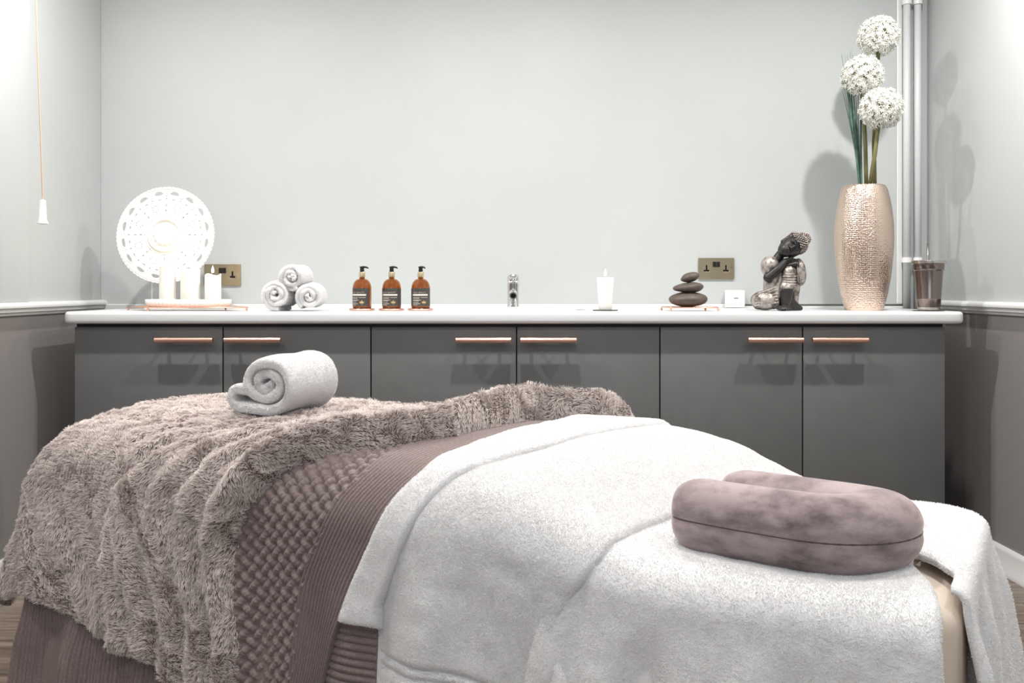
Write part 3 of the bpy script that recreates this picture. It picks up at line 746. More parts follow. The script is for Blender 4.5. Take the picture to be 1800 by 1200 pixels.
silver = [('e', L3(392, 505, 20), (116, 135, 120), E_(30)), ('c', L3(365, 560, 40), 92, L3(400, 640, 30), 70), ('c', L3(450, 560, -40), 120, L3(450, 900, -40), 130),
          ('e', L3(330, 970, 20), (190, 170, 132), E_(0)), ('c', L3(400, 760, 20), 70, L3(460, 900, 40), 90), ('c', L3(430, 1000, 60), 90, L3(240, 1010, 40), 85),
          ('c', L3(620, 600, 110), 88, L3(605, 770, 105), 96), ('c', L3(605, 770, 105), 98, L3(592, 800, 110), 104), ('c', L3(540, 640, 40), 60, L3(470, 860, 60), 60),
          ('e', L3(775, 600, 60), (80, 90, 185), E_(-6)), ('c', L3(750, 700, 20), 60, L3(735, 970, -10), 44), ('c', L3(720, 470, 20), 50, L3(660, 620, -20), 80),
          ('c', L3(560, 640, -40), 120, L3(600, 900, -40), 110), ('c', L3(500, 500, -40), 90, L3(640, 480, -40), 60), ('c', L3(560, 1000, -30), 60, L3(740, 1010, -40), 50)]
# drapery folds
for q in range(6): silver.append(('c', L3(310+q*20, 460+q*10, 120-q*4), 8, L3(330+q*22, 620-q*6, 118), 9))
for q in range(5): 
    y_ = 650+q*34
    for t in range(8):
        a = -1.1+t*.32; silver.append(('c', L3(612+math.sin(a)*100, y_+14*math.cos(a), 105+math.cos(a)*92), 8, L3(612+math.sin(a+.32)*100, y_+14*math.cos(a+.32), 105+math.cos(a+.32)*92), 8))
for q in range(6): silver.append(('c', L3(170+q*10, 1040-q*32, 130-q*2), 10, L3(460-q*4, 1000-q*40, 170-q*6), 10))
for q in range(4): silver.append(('c', L3(720+q*30, 480+q*25, 140), 8, L3(730+q*26, 740-q*20, 140), 9))
r_ = blob('silver_robe', silver, .0012, M['fig_silver'], fo, 2)
for ob in (b_, r_):
    for v in ob.data.vertices: v.co.z = max(v.co.z, .0002)
bm = bmesh.new()
def hair_pt(t, f, rad=1.0):  # curls on the scalp, t polar from crown, f around
    return
centers = [(Vector((0, 0, 0)), HC+ax*(92*k7)+Vector((0, 0, 0)), (136, 150, 160)), (None, HC+ax*(215*k7)+Vector((0, 10*k7, 0)), (70, 80, 84))]
for ci, (_, c, rr) in enumerate(centers):
    N = 330 if ci == 0 else 110
    for i in range(N):
        z = 1-2*(i+.5)/N; a = i*2.39996; r = math.sqrt(1-z*z); l = Vector((r*math.cos(a), r*math.sin(a), z))
        p = c+(bx_*(l.x*rr[1])+Vector((0, -l.y*rr[2], 0))+ax*(l.z*rr[0]))*k7
        f_ = (p-HC).dot(ax)/k7; dd = -(p-HC).y/k7; bb = abs((p-HC).dot(bx_)/k7)
        if ci == 0 and (f_ < 66+bb*.10 and dd > 20 or f_ < -10 and dd > -60 or f_ < -60): continue
        if ci == 1 and f_ < 195: continue
        ball(bm, p, 12.5*k7, sub=1)

bm_obj('curled_hair', bm, M['fig_silver'], fo, smooth=True)
# vase ------------------------------------------------------------------------------
Yv = 3.40; sv = Yv/1640
vo = empty('tall_vase', (px(1518.5, Yv), Yv, WT), 'tall rose gold vase with hammered metal surface near the right corner', 'vase')
pp = [(31.5, 545), (32.5, 543), (36, 530), (40.5, 510), (44.5, 487), (47.5, 460), (49.5, 435), (50, 417), (49.5, 395), (47, 372), (43.5, 350), (39, 333), (35.5, 327), (33.5, 326)]
prof = [(a*sv, (545-b)*sv) for a, b in pp]
bm = bmesh.new(); uvl = bm.loops.layers.uv.new('UVMap'); seg = 96
fine = []
P_ = np.array(prof); tt = np.linspace(0, len(prof)-1, 90); fine = [(float(np.interp(t, range(len(prof)), P_[:, 0])), float(np.interp(t, range(len(prof)), P_[:, 1]))) for t in tt]
for _ in range(3): fine = [fine[0]]+[((fine[i-1][0]+2*fine[i][0]+fine[i+1][0])/4, fine[i][1]) for i in range(1, len(fine)-1)]+[fine[-1]]
rings = [[bm.verts.new((r*math.cos(2*PI*i/seg), r*math.sin(2*PI*i/seg), z)) for i in range(seg)] for r, z in fine]
for j in range(len(rings)-1):
    for i in range(seg):
        f = bm.faces.new((rings[j][i], rings[j][(i+1) % seg], rings[j+1][(i+1) % seg], rings[j+1][i]))
        for lp, (a, b) in zip(f.loops, ((i, j), (i+1, j), (i+1, j+1), (i, j+1))): lp[uvl].uv = (a/seg, fine[min(b, len(fine)-1)][1]/.46)
bm.faces.new(rings[0][::-1])
inn = [[bm.verts.new((r*math.cos(2*PI*i/seg), r*math.sin(2*PI*i/seg), z)) for i in range(seg)] for r, z in ((prof[-1][0]-.003, prof[-1][1]), (prof[-1][0]-.001, prof[-1][1]-.03), (.08, prof[-1][1]-.12))]
prev = rings[-1]
for rg in inn:
    for i in range(seg): bm.faces.new((prev[i], prev[(i+1) % seg], rg[(i+1) % seg], rg[i]))
    prev = rg
bm.faces.new(inn[-1])
bm_obj('vase_body', bm, M['hammered'], vo, smooth=True)
# alliums and grass
VZ = WT+prof[-1][1]
def allium(path, hx, hy, hr, lab, Yq, seed):
    s_ = Yq/1640; rng = random.Random(seed)
    o = empty('allium_flower', (px(1518.5, Yv), Yv, VZ-.05), lab, 'flower', 'white allium flowers in the vase')
    base = o.location
    pts = [Vector((px(x, Yq), Yq, pz(y, Yq)))-base for x, y in path]
    pts[0] = Vector((pts[0].x, pts[0].y*.3, -.04)) if len(path) else pts[0]
    c = Vector((px(hx, Yq), Yq, pz(hy, Yq)))-base
    bm = bmesh.new(); tube(bm, pts+[c], [.0072]*(len(pts))+[.0055], 10); bm_obj('stem', bm, M['stem'], o, smooth=True)
    Rr = hr*s_
    pt = bmesh.new(); pd = bmesh.new(); N = 560
    for i in range(N):
        z = 1-2*(i+.5)/N
        if z < -.93: continue
        a = i*2.39996+rng.uniform(-.15, .15); r = math.sqrt(1-z*z); d = Vector((r*math.cos(a), r*math.sin(a), z+rng.uniform(-.06, .06))).normalized()
        rr = Rr*rng.uniform(.76, .95)
        e = c+d*rr
        tube(pd, [c+d*Rr*.1, e], .0007, 3)
        u = d.orthogonal().normalized(); v = d.cross(u); spin = rng.random()*6
        for q in range(6):
            b = spin+q*PI/3; w1 = (u*math.cos(b)+v*math.sin(b)); w2 = d.cross(w1)
            l = .0118*rng.uniform(.85, 1.1); up = rng.uniform(.35, .9)
            q0 = pt.verts.new(e); q1 = pt.verts.new(e+w1*l*.5+w2*l*.17+d*l*up*.6); q2 = pt.verts.new(e+w1*l+d*l*up*1.0); q3 = pt.verts.new(e+w1*l*.5-w2*l*.17+d*l*up*.6)
            pt.faces.new((q0, q1, q2)); pt.faces.new((q0, q2, q3))
    hd = bmesh.new(); ball(hd, c, .008, sub=1)
    bm_obj('florets', pt, M['petal'], o); pb = bm_obj('pedicels', pd, M['pedicel'], o)
    bm_obj('flower_core', hd, M['pedicel'], o)
allium([(1531, 330), (1536, 250), (1542, 160), (1543.5, 100)], 1544, 64, 36, 'tallest white allium head at the top of the vase arrangement', 3.46, 1)
allium([(1524, 330), (1521, 250), (1517, 180)], 1515.5, 134, 36.5, 'middle white allium head leaning left in the vase', 3.40, 2)
allium([(1530, 330), (1538, 270), (1544, 220)], 1549, 191, 37.5, 'lowest white allium head nearest the corner pipes', 3.34, 3)
go = empty('grass_bunch', (px(1512, Yv), Yv, VZ-.05), 'bunch of thin green artificial grass blades left of the allium stems', 'plant')
bm = bmesh.new(); rng = random.Random(8); gb = go.location
for i in range(34):
    xt = rng.uniform(1476, 1522); ytp = rng.uniform(75, 160) if i > 6 else rng.uniform(70, 110)
    Yq = 3.43+rng.uniform(-.03, .03)
    if xt < 1490: ytp = max(ytp, 95)
    p = [(1516+rng.uniform(-2, 2), 400), (1514+rng.uniform(-4, 3), 310), (1505+(xt-1505)*.35+rng.uniform(-3, 3), 215), (xt, ytp)]
    q = [np.array([px(a, Yq), Yq, pz(b, Yq)])-np.array(gb) for a, b in p]; n = 14; prev = None
    for k in range(n+1):
        t = k/n; c_ = (1-t)**3*q[0]+3*(1-t)**2*t*q[1]+3*(1-t)*t*t*q[2]+t**3*q[3]; wd = .0026*(1-t)**.7+.0002
        v = [bm.verts.new((c_[0]-wd, c_[1]-.001*math.sin(i), c_[2])), bm.verts.new((c_[0], c_[1]-.0012, c_[2])), bm.verts.new((c_[0]+wd, c_[1]+.001*math.sin(i), c_[2]))]
        if prev:
            bm.faces.new((prev[0], prev[1], v[1], v[0])); bm.faces.new((prev[1], prev[2], v[2], v[1]))
        prev = v
g_ = bm_obj('grass_blades', bm, M['leaf'], go, smooth=True)
# tumbler -----------------------------------------------------------------------------
Yu = 3.29; su = Yu/1640
o = empty('tumbler_coaster', (px(1632, Yu), Yu, WT), 'thin dark round coaster under the bronze tumbler', 'coaster')
bm = bmesh.new(); lathe(bm, [(.050, 0), (.053, .001), (.053, .0022), (.0001, .0022)], 40); bm_obj('disc', bm, M['rubber'], o)
o = empty('straw_tumbler', (px(1632.5, Yu), Yu, WT+.0022), 'bronze metal tumbler with steel lid, base and straw at the right end', 'tumbler')
hh = lambda y: (545.5-y)*su
bm = bmesh.new(); lathe(bm, [(19.2*su, hh(539)), (20*su, hh(526)), (20.4*su, hh(525.4)), (20.2*su, hh(524.6)), (23.6*su, hh(476)), (25.4*su, hh(474.6)), (25*su, hh(472.4)), (25.6*su, hh(471)), (26*su, hh(464))], 48)
bm_obj('cup_wall', bm, M['tumbler'], o, auto=45)
bm = bmesh.new(); lathe(bm, [(17.2*su, 0), (18.2*su, .001), (18.6*su, hh(539.5)), (17*su, hh(539))], 40); bm_obj('steel_base', bm, M['steel'], o, auto=40)
bm = bmesh.new(); lathe(bm, [(26.3*su, hh(464)), (28.3*su, hh(463.2)), (28.6*su, hh(459)), (27.6*su, hh(458)), (25*su, hh(458.6)), (.0001, hh(458.8))], 48); bm_obj('lid', bm, M['steel'], o, auto=40)
bm = bmesh.new(); tube(bm, [(-.001, 0, .02), (-.0035, 0, hh(428))], .0032, 12); bm_obj('straw', bm, M['straw'], o, smooth=True)

# ------------------------------------------------------------------ the draped bed as a parametric surface (u along, s across)
O=np.array([.545,1.15]);E1=np.array([-.866,.5]);E2=np.array([.5,.866]);W=.62;L=1.88;Z0=.565
HK=[(-1,0),(0,0),(.24,.0),(.335,.035),(.39,.062),(.47,.092),(.57,.105),(.7,.105),(.9,.112),(1.5,.115),(1.9,.11),(3,.1)]
def sm(x): x=np.clip(x,0,1); return x*x*(3-2*x)
def arcdrop(d,r,flare):
    """d = path length past the start of the edge rounding -> (outward, down)"""
    d=np.maximum(d,0); th=np.minimum(d/r,np.pi/2); e=np.maximum(d-r*np.pi/2,0)
    return r*np.sin(th)+e*flare, r*(1-np.cos(th))+e*np.sqrt(1-flare**2)
def body(u,s):
    u=np.asarray(u,float);s=np.asarray(s,float)
    rn=.045+.06*sm((u-.5)/.4)
    on,dn=arcdrop(rn-s,rn,.05+.10*sm((u-.6)/1.0))
    of,df=arcdrop(s-(W-.06),.06,.05)
    w=np.clip(s,rn,W-.06)-on+of
    ol,dl=arcdrop(u-(L-.10),.10,.22)
    uu=np.clip(u,-9,L-.10)+ol
    ww=np.clip(w/W,0,1)
    k=np.array(HK)
    ue=np.clip(u,0,L)-.21*(1-ww)
    # smooth hump
    h=sum(np.interp(ue+o,k[:,0],k[:,1]) for o in (-.04,-.02,0,.02,.04))/5
    h=h*(.80+.20*sm(ww*2))
    cr=.012*(1-(2*ww-1)**2)
    z=Z0+h+cr-np.sqrt(dn**2+dl**2)-np.minimum(dn,dl)*.35-df
    P=O[:,None]+E1[:,None]*uu.ravel()+E2[:,None]*w.ravel()
    return np.stack([P[0].reshape(uu.shape),P[1].reshape(uu.shape),z],-1)
def normal(u,s):
    e=1e-3
    a=body(u+e,s)-body(u-e,s);b=body(u,s+e)-body(u,s-e)
    n=np.cross(b,a);n/=np.linalg.norm(n,axis=-1,keepdims=True)+1e-12
    return n

# ------------------------------------------------------------------ treatment couch
def bed_obj(bm, name, m, parent, **k): return bm_obj(name, bm, m, parent, **k)
RZ = math.atan2(E1[1], E1[0])      # local x = along the couch (u), local y = -w
def uw(u, w_, z): p = O+E1*u+E2*w_; return Vector((p[0], p[1], z))
co = empty('treatment_couch', uw(L/2, W/2, 0), 'beige vinyl treatment couch under the towels and throws', 'couch')
cb = co.location
def slab(u0, u1, w0, w1, z0, z1, r, bev):
    lp = rect_loop(u0, w0, u1, w1, r, 8); me = flat_curve([rect_loop(u0+bev, w0+bev, u1-bev, w1-bev, max(r-bev, .005), 8)], (z1-z0)/2-bev, bev, bres=5)
    for v in me.vertices:
        p = uw(v.co.x, v.co.y, v.co.z+(z0+z1)/2)-cb; v.co = p
    me.set_sharp_from_angle(angle=math.radians(60)); return me
link('padded_top', slab(-.004, L-.01, .004, W-.004, Z0-.17, Z0-.003, .10, .03), M['vinyl'], co)
link('vinyl_skirt', slab(.006, L-.03, .012, W-.016, Z0-.36, Z0-.168, .09, .004), M['vinyl'], co)
for u_, w_ in ((.16, .1), (.16, W-.1), (L-.2, .1), (L-.2, W-.1)):
    bm = bmesh.new(); p = uw(u_, w_, 0)-cb; box(bm, (p.x, p.y, (Z0-.3)/2), (.05, .05, Z0-.3), .004, 2, RZ); bm_obj('leg', bm, M['wood_dark'], co)
# soft bolster and duvet that raise the far half (hidden core of the draped bed)
def grid_mesh(name, U_, S_, off, th=None, core=None):
    """outer skin = body + normal*off ; closed with an inner skin at `core`"""
    Pn = body(U_, S_); Nn = normal(U_, S_); A = Pn+Nn*off[..., None]; n, m_ = U_.shape
    B = Pn+Nn*(core if core is not None else 0.0)
    A = A.reshape(-1, 3); B = B.reshape(-1, 3); V = np.concatenate([A, B]); K = n*m_
    i, j = np.meshgrid(np.arange(n-1), np.arange(m_-1), indexing='ij'); a = (i*m_+j).ravel()
    F1 = np.stack([a, a+1, a+m_+1, a+m_], 1); F2 = F1[:, ::-1]+K
    def rim(ix): ix = np.asarray(ix); return np.stack([ix[:-1], ix[1:], ix[1:]+K, ix[:-1]+K], 1)
    R1 = rim(np.arange(n)*m_); R2 = rim((np.arange(n)*m_+m_-1))[:, ::-1]; R3 = rim(np.arange(m_))[:, ::-1]; R4 = rim((n-1)*m_+np.arange(m_))
    F = np.concatenate([F1, F2, R1, R2, R3, R4])
    me = bpy.data.meshes.new(name); me.vertices.add(len(V)); me.vertices.foreach_set('co', V.reshape(-1)); nf = len(F)
    me.loops.add(nf*4); me.loops.foreach_set('vertex_index', F.reshape(-1).astype(np.int32)); me.polygons.add(nf)
    me.polygons.foreach_set('loop_start', np.arange(nf, dtype=np.int32)*4); me.polygons.foreach_set('use_smooth', np.ones(nf, bool)); me.update(calc_edges=True); me.validate()
    # outward orientation: the outer skin must look away from the bed
    e = me.polygons[len(F1)//2]; nn = Nn.reshape(-1, 3)[F1[len(F1)//2][0]]
    if np.dot(np.array(e.normal), nn) < 0: me.flip_normals()
    return me
def vnoise(x, y, seed=0):
    """smooth value noise in about [-1, 1]"""
    rng = np.random.default_rng(seed); T = rng.uniform(-1, 1, (256, 256)); xi = np.floor(x).astype(int); yi = np.floor(y).astype(int); fx = sm(x-xi); fy = sm(y-yi)
    g = lambda a, b: T[a % 256, b % 256]
    return (g(xi, yi)*(1-fx)+g(xi+1, yi)*fx)*(1-fy)+(g(xi, yi+1)*(1-fx)+g(xi+1, yi+1)*fx)*fy
def edge(d, wd): d = np.clip(d/wd, 0, 1); return np.sqrt(np.clip(1-(1-d)**2, 0, 1))
def cloth(uL, uR, s0, s1, nu, ns):
    """uL/uR functions of s -> grids; u grows from uR (couch head) to uL"""
    a = np.linspace(0, 1, nu)[:, None]; s = np.linspace(s0, s1, ns)[None, :]+0*a
    r_, l_ = uR(s), uL(s); return r_+(l_-r_)*a, s, r_, l_
TB = lambda pts: (lambda s, k=np.array(sorted(pts)): np.interp(s, k[:, 0], k[:, 1]))

# base towel A ---------------------------------------------------------------------
A_R = TB([(-.6, .012), (-.053, .012), (.02, .016), (.075, .028), (.111, .040), (.182, .072), (.25, .09), (.4, .07), (.7, .07)])
u, s, r_, l_ = cloth(lambda s: .62+0*s, A_R, -.40, .575, 260, 340)
off = .004+.010*edge(np.minimum(u-r_, .4), .014)*edge(s+.40, .012)
drop = sm((-s-.02)/.15)
off = off+drop*(.010*np.sin(u*26+.6)+.006*np.sin(u*61+s*9))*sm((u-r_)/.10)+.0012*vnoise(u*40, s*40, 3)
ta = link('base_towel', grid_mesh('base_towel', u, s, off, core=.002), M['terry'], None)
tag(ta, 'white terry towel covering the head end of the couch under the horseshoe cushion', 'towel')
terry_pile(ta, 230000, .0021, .00038, 11, ta, keep=lambda c, n: ((c[:, 1] < 1.75)*(n[:, 1] < .75)*(((c-np.array([0, 0, EYE]))*n).sum(1) < .05)).astype(float))

# second towel B over the far corner of the head end ---------------------------------
def towel_b():
    # perimeter of the head end: (u, w, outward n, arc)
    R = .10; path = []
    for w_ in np.linspace(.085, W-R, 44): path.append((-.012, w_, -1, 0))
    for a in np.linspace(0, PI/2, 26)[1:]: path.append((-.012+R-R*math.cos(a), W-R+R*math.sin(a), -math.cos(a), math.sin(a)))
    for u_ in np.linspace(R, .62, 40)[1:]: path.append((u_, W, 0, 1))
    path = np.array(path); n = len(path); arc = np.concatenate([[0], np.cumsum(np.linalg.norm(np.diff(path[:, :2], axis=0), axis=1))])
    qs = np.concatenate([np.linspace(-.16, 0, 26), np.linspace(0, .5, 90)[1:]])
    m_ = len(qs); V = np.zeros((2, n, m_, 3))
    for i in range(n):
        pu, pw_, nu_, nw = path[i]
        t = arc[i]
        for j, q in enumerate(qs):
            # inner edge drawn from the vinyl strip diagonally over the top
            q_ = q if q >= 0 else q*float(np.interp(pw_, [.085, .16, .21, .243, .35], [.005, .01, .2, .40, .46]))
            rr = .022
            th = min(max(q_, 0)/rr, PI/2); e_ = max(q_-rr*PI/2, 0)
            out = rr*math.sin(th); dn = rr*(1-math.cos(th))+e_*.985
            fl_ = e_*(.07+.10*sm(np.array(t-.30)/.15)*sm(np.array(1.0-t)/.3))
            fold = sm(np.array(e_/.12))*(.013*math.sin(t*30+1.0)+.008*math.sin(t*71))
            o_ = out+fl_+fold-rr+min(q_, 0)
            u_, w__ = pu+nu_*o_, pw_+nw*o_
            z = Z0+.020-dn+.0*q_
            p = uw(u_, w__, z)
            V[0, i, j] = p
            # inner skin
            V[1, i, j] = uw(u_-nu_*.009*math.sin(max(th, 0)), w__-nw*.009*math.sin(max(th, 0)), z-.009*math.cos(th))
    # trim so that the near border starts at w = .10 with a rounded edge
    K = n*m_; VV = V.reshape(-1, 3); F = []
    i, j = np.meshgrid(np.arange(n-1), np.arange(m_-1), indexing='ij'); a = (i*m_+j).ravel(); F1 = np.stack([a, a+1, a+m_+1, a+m_], 1)
    def rim(ix): ix = np.asarray(ix); return np.stack([ix[:-1], ix[1:], ix[1:]+K, ix[:-1]+K], 1)
    F = np.concatenate([F1, F1[:, ::-1]+K, rim(np.arange(n)*m_), rim(np.arange(n)*m_+m_-1)[:, ::-1], rim(np.arange(m_))[:, ::-1], rim((n-1)*m_+np.arange(m_))])
    me = bpy.data.meshes.new('corner_towel'); me.from_pydata([tuple(v) for v in VV], [], [tuple(int(q) for q in f) for f in F]); me.update()
    me.polygons.foreach_set('use_smooth', [True]*len(me.polygons))
    bm = bmesh.new(); bm.from_mesh(me); bmesh.ops.recalc_face_normals(bm, faces=bm.faces[:]); bm.to_mesh(me); bm.free()
    return me
tb = link('corner_towel', towel_b(), M['terry']); tag(tb, 'white terry towel draped over the far corner of the head end beside the bare vinyl', 'towel')
terry_pile(tb, 150000, .0021, .00038, 12, tb, keep=lambda c, n: ((((c-np.array([0, 0, EYE]))*n).sum(1) < .05)).astype(float))

# knitted throw --------------------------------------------------------------------
K_R = TB([(-.6, 1.03), (-.331, .995), (-.309, .986), (-.26, .972), (-.227, .962), (-.193, .948), (-.132, .928), (-.076, .904), (-.013, .872), (.05, .832), (.13, .815), (.223, .795), (.33, .776), (.43, .772), (.5, .78), (.6, .74), (.9, .70)])
K_B = TB([(-.6, 1.075), (-.331, 1.070), (-.282, 1.068), (-.206, 1.064), (-.157, 1.058), (-.128, 1.048), (-.073, 1.024), (-.028, 1.002), (0, .990), (.026, .974), (.059, .960), (.095, .954), (.175, .948), (.245, .930), (.33, .905), (.45, .88), (.9, .82)])
folds = lambda u, s: sm((-s-.05)/.2)*(.010*np.sin(u*22+.4+s*3)+.006*np.sin(u*47+1))
def knit_h(u, s):
    c = .0262; p = (u*1.05+s*.75)/c; q = (u*.75-s*1.05)/c
    ip = np.floor(p); iq = np.floor(q); fp = p-ip-.5; fq = q-iq-.5
    ridge = lambda f: np.clip(1-(f/.40)**2, 0, 1)**.6
    par = ((ip+iq) % 2)*2-1
    za = ridge(fp)*(.62+.38*par*np.cos(PI*fq)); zb = ridge(fq)*(.62-.38*par*np.cos(PI*fp))
    h = np.maximum(za, zb)
    yarn = .10*np.sin(2*PI*(q*3.0+.6*np.abs(fp)))*(za >= zb)+.10*np.sin(2*PI*(p*3.0+.6*np.abs(fq)))*(zb > za)
    return (h+yarn*.6)*.0110
def rib_h(d, s, per=.0078, st=.0040):
    f = d/per; r1 = np.abs(np.sin(PI*f)); fr = (f % 1)-.5
    return (r1**.7)*.0034+.0009*np.sin(2*PI*(s/st+np.abs(fr)*1.6))*r1
# body of the throw (visible part between the border and the fur, down to the hem)
u, s, r_, l_ = cloth(lambda s: 1.42+0*s, lambda s: K_B(s)-.012, -.42, .44, 300, 560)
off = .005+knit_h(u, s)+folds(u, s)
kt = empty('knitted_throw', (0, 0, 0), 'mauve chunky knitted throw hanging down the couch between fur and towels', 'blanket')
b0 = link('basket_knit', grid_mesh('basket_knit', u, s, off, core=.001), M['knit'], kt)
# ribbed border along the edge facing the white towel
u, s, r_, l_ = cloth(K_B, K_R, -.42, .62, 130, 620)
w_ = l_-r_; d = (u-r_)
off = .0115+rib_h(d/w_*.118, s)*(1+.0*s)+folds(u, s)+.004*edge(d, .006)*edge(l_-u, .004)-.004
b1 = link('ribbed_border', grid_mesh('ribbed_border', u, s, off, core=.001), M['knit'], kt); b1['label'] = 'fine ribbed knitted border'
# side drop at the foot end, mostly ribbed, under the fur
u, s, r_, l_ = cloth(lambda s: 1.82+0*s, lambda s: 1.36+0*s, -.60, .0, 300, 300)
wv = sm((-s-.30)/.12)*(.018*np.sin((u-1.4)*30+1.2)*sm((u-1.5)/.1)+.007*np.sin(u*62))
bk = sm((.13-np.abs(u-1.86+(s+.42)*.5))/.03)*sm((s+.50)/.02)
off = .006+rib_h(u, s, .0100, .0055)*1.0+wv+.0045*np.abs(np.sin(PI*u/.0100))**.4
b2 = link('ribbed_skirt', grid_mesh('ribbed_skirt', u, s, off, core=.001), M['knit'], kt); b2['label'] = 'ribbed knitted lower edge'
# folded-under end that shows below the towel corner
u, s, r_, l_ = cloth(lambda s: K_R(s)+.012, lambda s: .885+0*s, -.42, -.15, 50, 260)
f = s/.013; off = .0005+.006*np.abs(np.sin(PI*f))**.6+.0008*np.sin(2*PI*u/.005)+.001+folds(u, s)*.6
b3 = link('folded_under_hem', grid_mesh('folded_under_hem', u, s, off, core=-.004), M['knit'], kt)

# white folded towel C ---------------------------------------------------------------
C_R = TB([(-.6, .52), (-.176, .518), (-.141, .532), (-.111, .536), (-.082, .530), (-.035, .506), (.011, .476), (.055, .468), (.11, .456), (.166, .438), (.25, .41), (.35, .38), (.5, .34), (.577, .31), (.9, .28)])
C_L = TB([(-.6, .885), (-.27, .885), (-.195, .885), (-.159, .885), (-.121, .868), (-.06, .840), (-.009, .812), (.05, .772), (.074, .754), (.147, .724), (.219, .690), (.327, .664), (.456, .640), (.6, .60), (.9, .56)])
u, s, r_, l_ = cloth(C_L, C_R, -.40, .78, 300, 420)
off = .003+.019*edge(u-r_, .016)*edge(l_-u+.006, .03)
tow = sm((-s-.03)/.2)*(.012*np.sin(u*24+2.2)+.007*np.sin(u*43+s*5))
off = off+tow+.0015*vnoise(u*35, s*35, 5)-.006*np.exp(-((s+.245)/.006)**2)-.006*np.exp(-((s+.262)/.006)**2)
cpar = empty('folded_bath_towel', (0, 0, 0), 'large white bath towel folded across the raised middle of the couch', 'towel')
tc_ = link('towel_body', grid_mesh('towel_body', u, s, off, core=.0), M['terry'], cpar)
terry_pile(tc_, 300000, .0021, .00038, 13, tc_, keep=lambda c, n: ((((c-np.array([0, 0, EYE]))*n).sum(1) < .05)).astype(float))
u, s, r_, l_ = cloth(lambda s: K_R(s)+.002, lambda s: C_L(s)-.015, -.198, .78, 60, 300)
off = .014+.017*edge(u-r_, .012)*edge(l_-u, .014)*edge(s+.198, .012)+folds(u, s)*.7+.0012*vnoise(u*35, s*35, 6)
td = link('folded_band', grid_mesh('folded_band', u, s, off, core=.004), M['terry'], cpar)
terry_pile(td, 70000, .0021, .00038, 14, td, keep=lambda c, n: ((((c-np.array([0, 0, EYE]))*n).sum(1) < .05)).astype(float))

# faux fur throw -----------------------------------------------------------------------
F_R = TB([(-.6, 1.19), (-.353, 1.188), (-.276, 1.186), (-.18, 1.205), (-.103, 1.212), (-.042, 1.19), (.029, 1.13), (.076, 1.06), (.137, .975), (.233, .89), (.352, .868), (.45, .865), (.5, .85), (.53, .80), (.56, .735), (.6, .69), (.7, .68), (.9, .675)])
F_B = TB([(1.19, -.42), (1.25, -.41), (1.338, -.379), (1.398, -.350), (1.474, -.344), (1.548, -.328), (1.702, -.302), (1.83, -.293), (1.9, -.285), (2.04, -.20), (2.3, -.2)])
a = np.linspace(0, 1, 520)[:, None]; b = np.linspace(0, 1, 560)[None, :]
s = -.38+b*1.2+0*a; u = F_R(s)+(2.04-F_R(s))*a; sb_ = F_B(u); s = sb_+b*(.82-sb_); r_ = F_R(s); u = r_+(2.04-r_)*a
d = u-r_
Dw = TB([(-.6, .30), (-.3, .30), (-.05, .37), (.1, .28), (.25, .17), (.4, .12), (.9, .10)])(s)
lay = 1-sm((d-Dw)/.03+.5)                           # folded-over upper layer
roll_ = edge(d, .045)*np.exp(-np.clip(d-.03, 0, 9)/.09)
off = .010+.018*lay*edge(d, .03)+.030*roll_*sm((s+.25)/.3)+.012*roll_+.012*roll_*sm((s-.35)/.15)
pl = np.sin(2*PI*(d/(.085+.02*vnoise(s*3, s*0, 9)))+1.2*vnoise(d*6, s*5, 8))
off = off+.009*pl*sm(d/.03)*np.exp(-(d/.42)**2)
off = off+sm((-s-.02)/.2)*sm((u-1.3)/.15)*(.010+.008*(1+np.sin(u*26)))
cell = vnoise(u*30, s*30, 21)*.6+vnoise(u*62, s*62, 22)*.4
off = off+.0055*cell+.0022*vnoise(u*120, s*120, 23)
off = off*edge(s-sb_+.01, .02)
ff = link('fur_throw', grid_mesh('fur_throw', u, s, off, core=.0045), M['fur_base'], None)
tag(ff, 'taupe faux fur throw bunched over the foot of the couch', 'blanket')
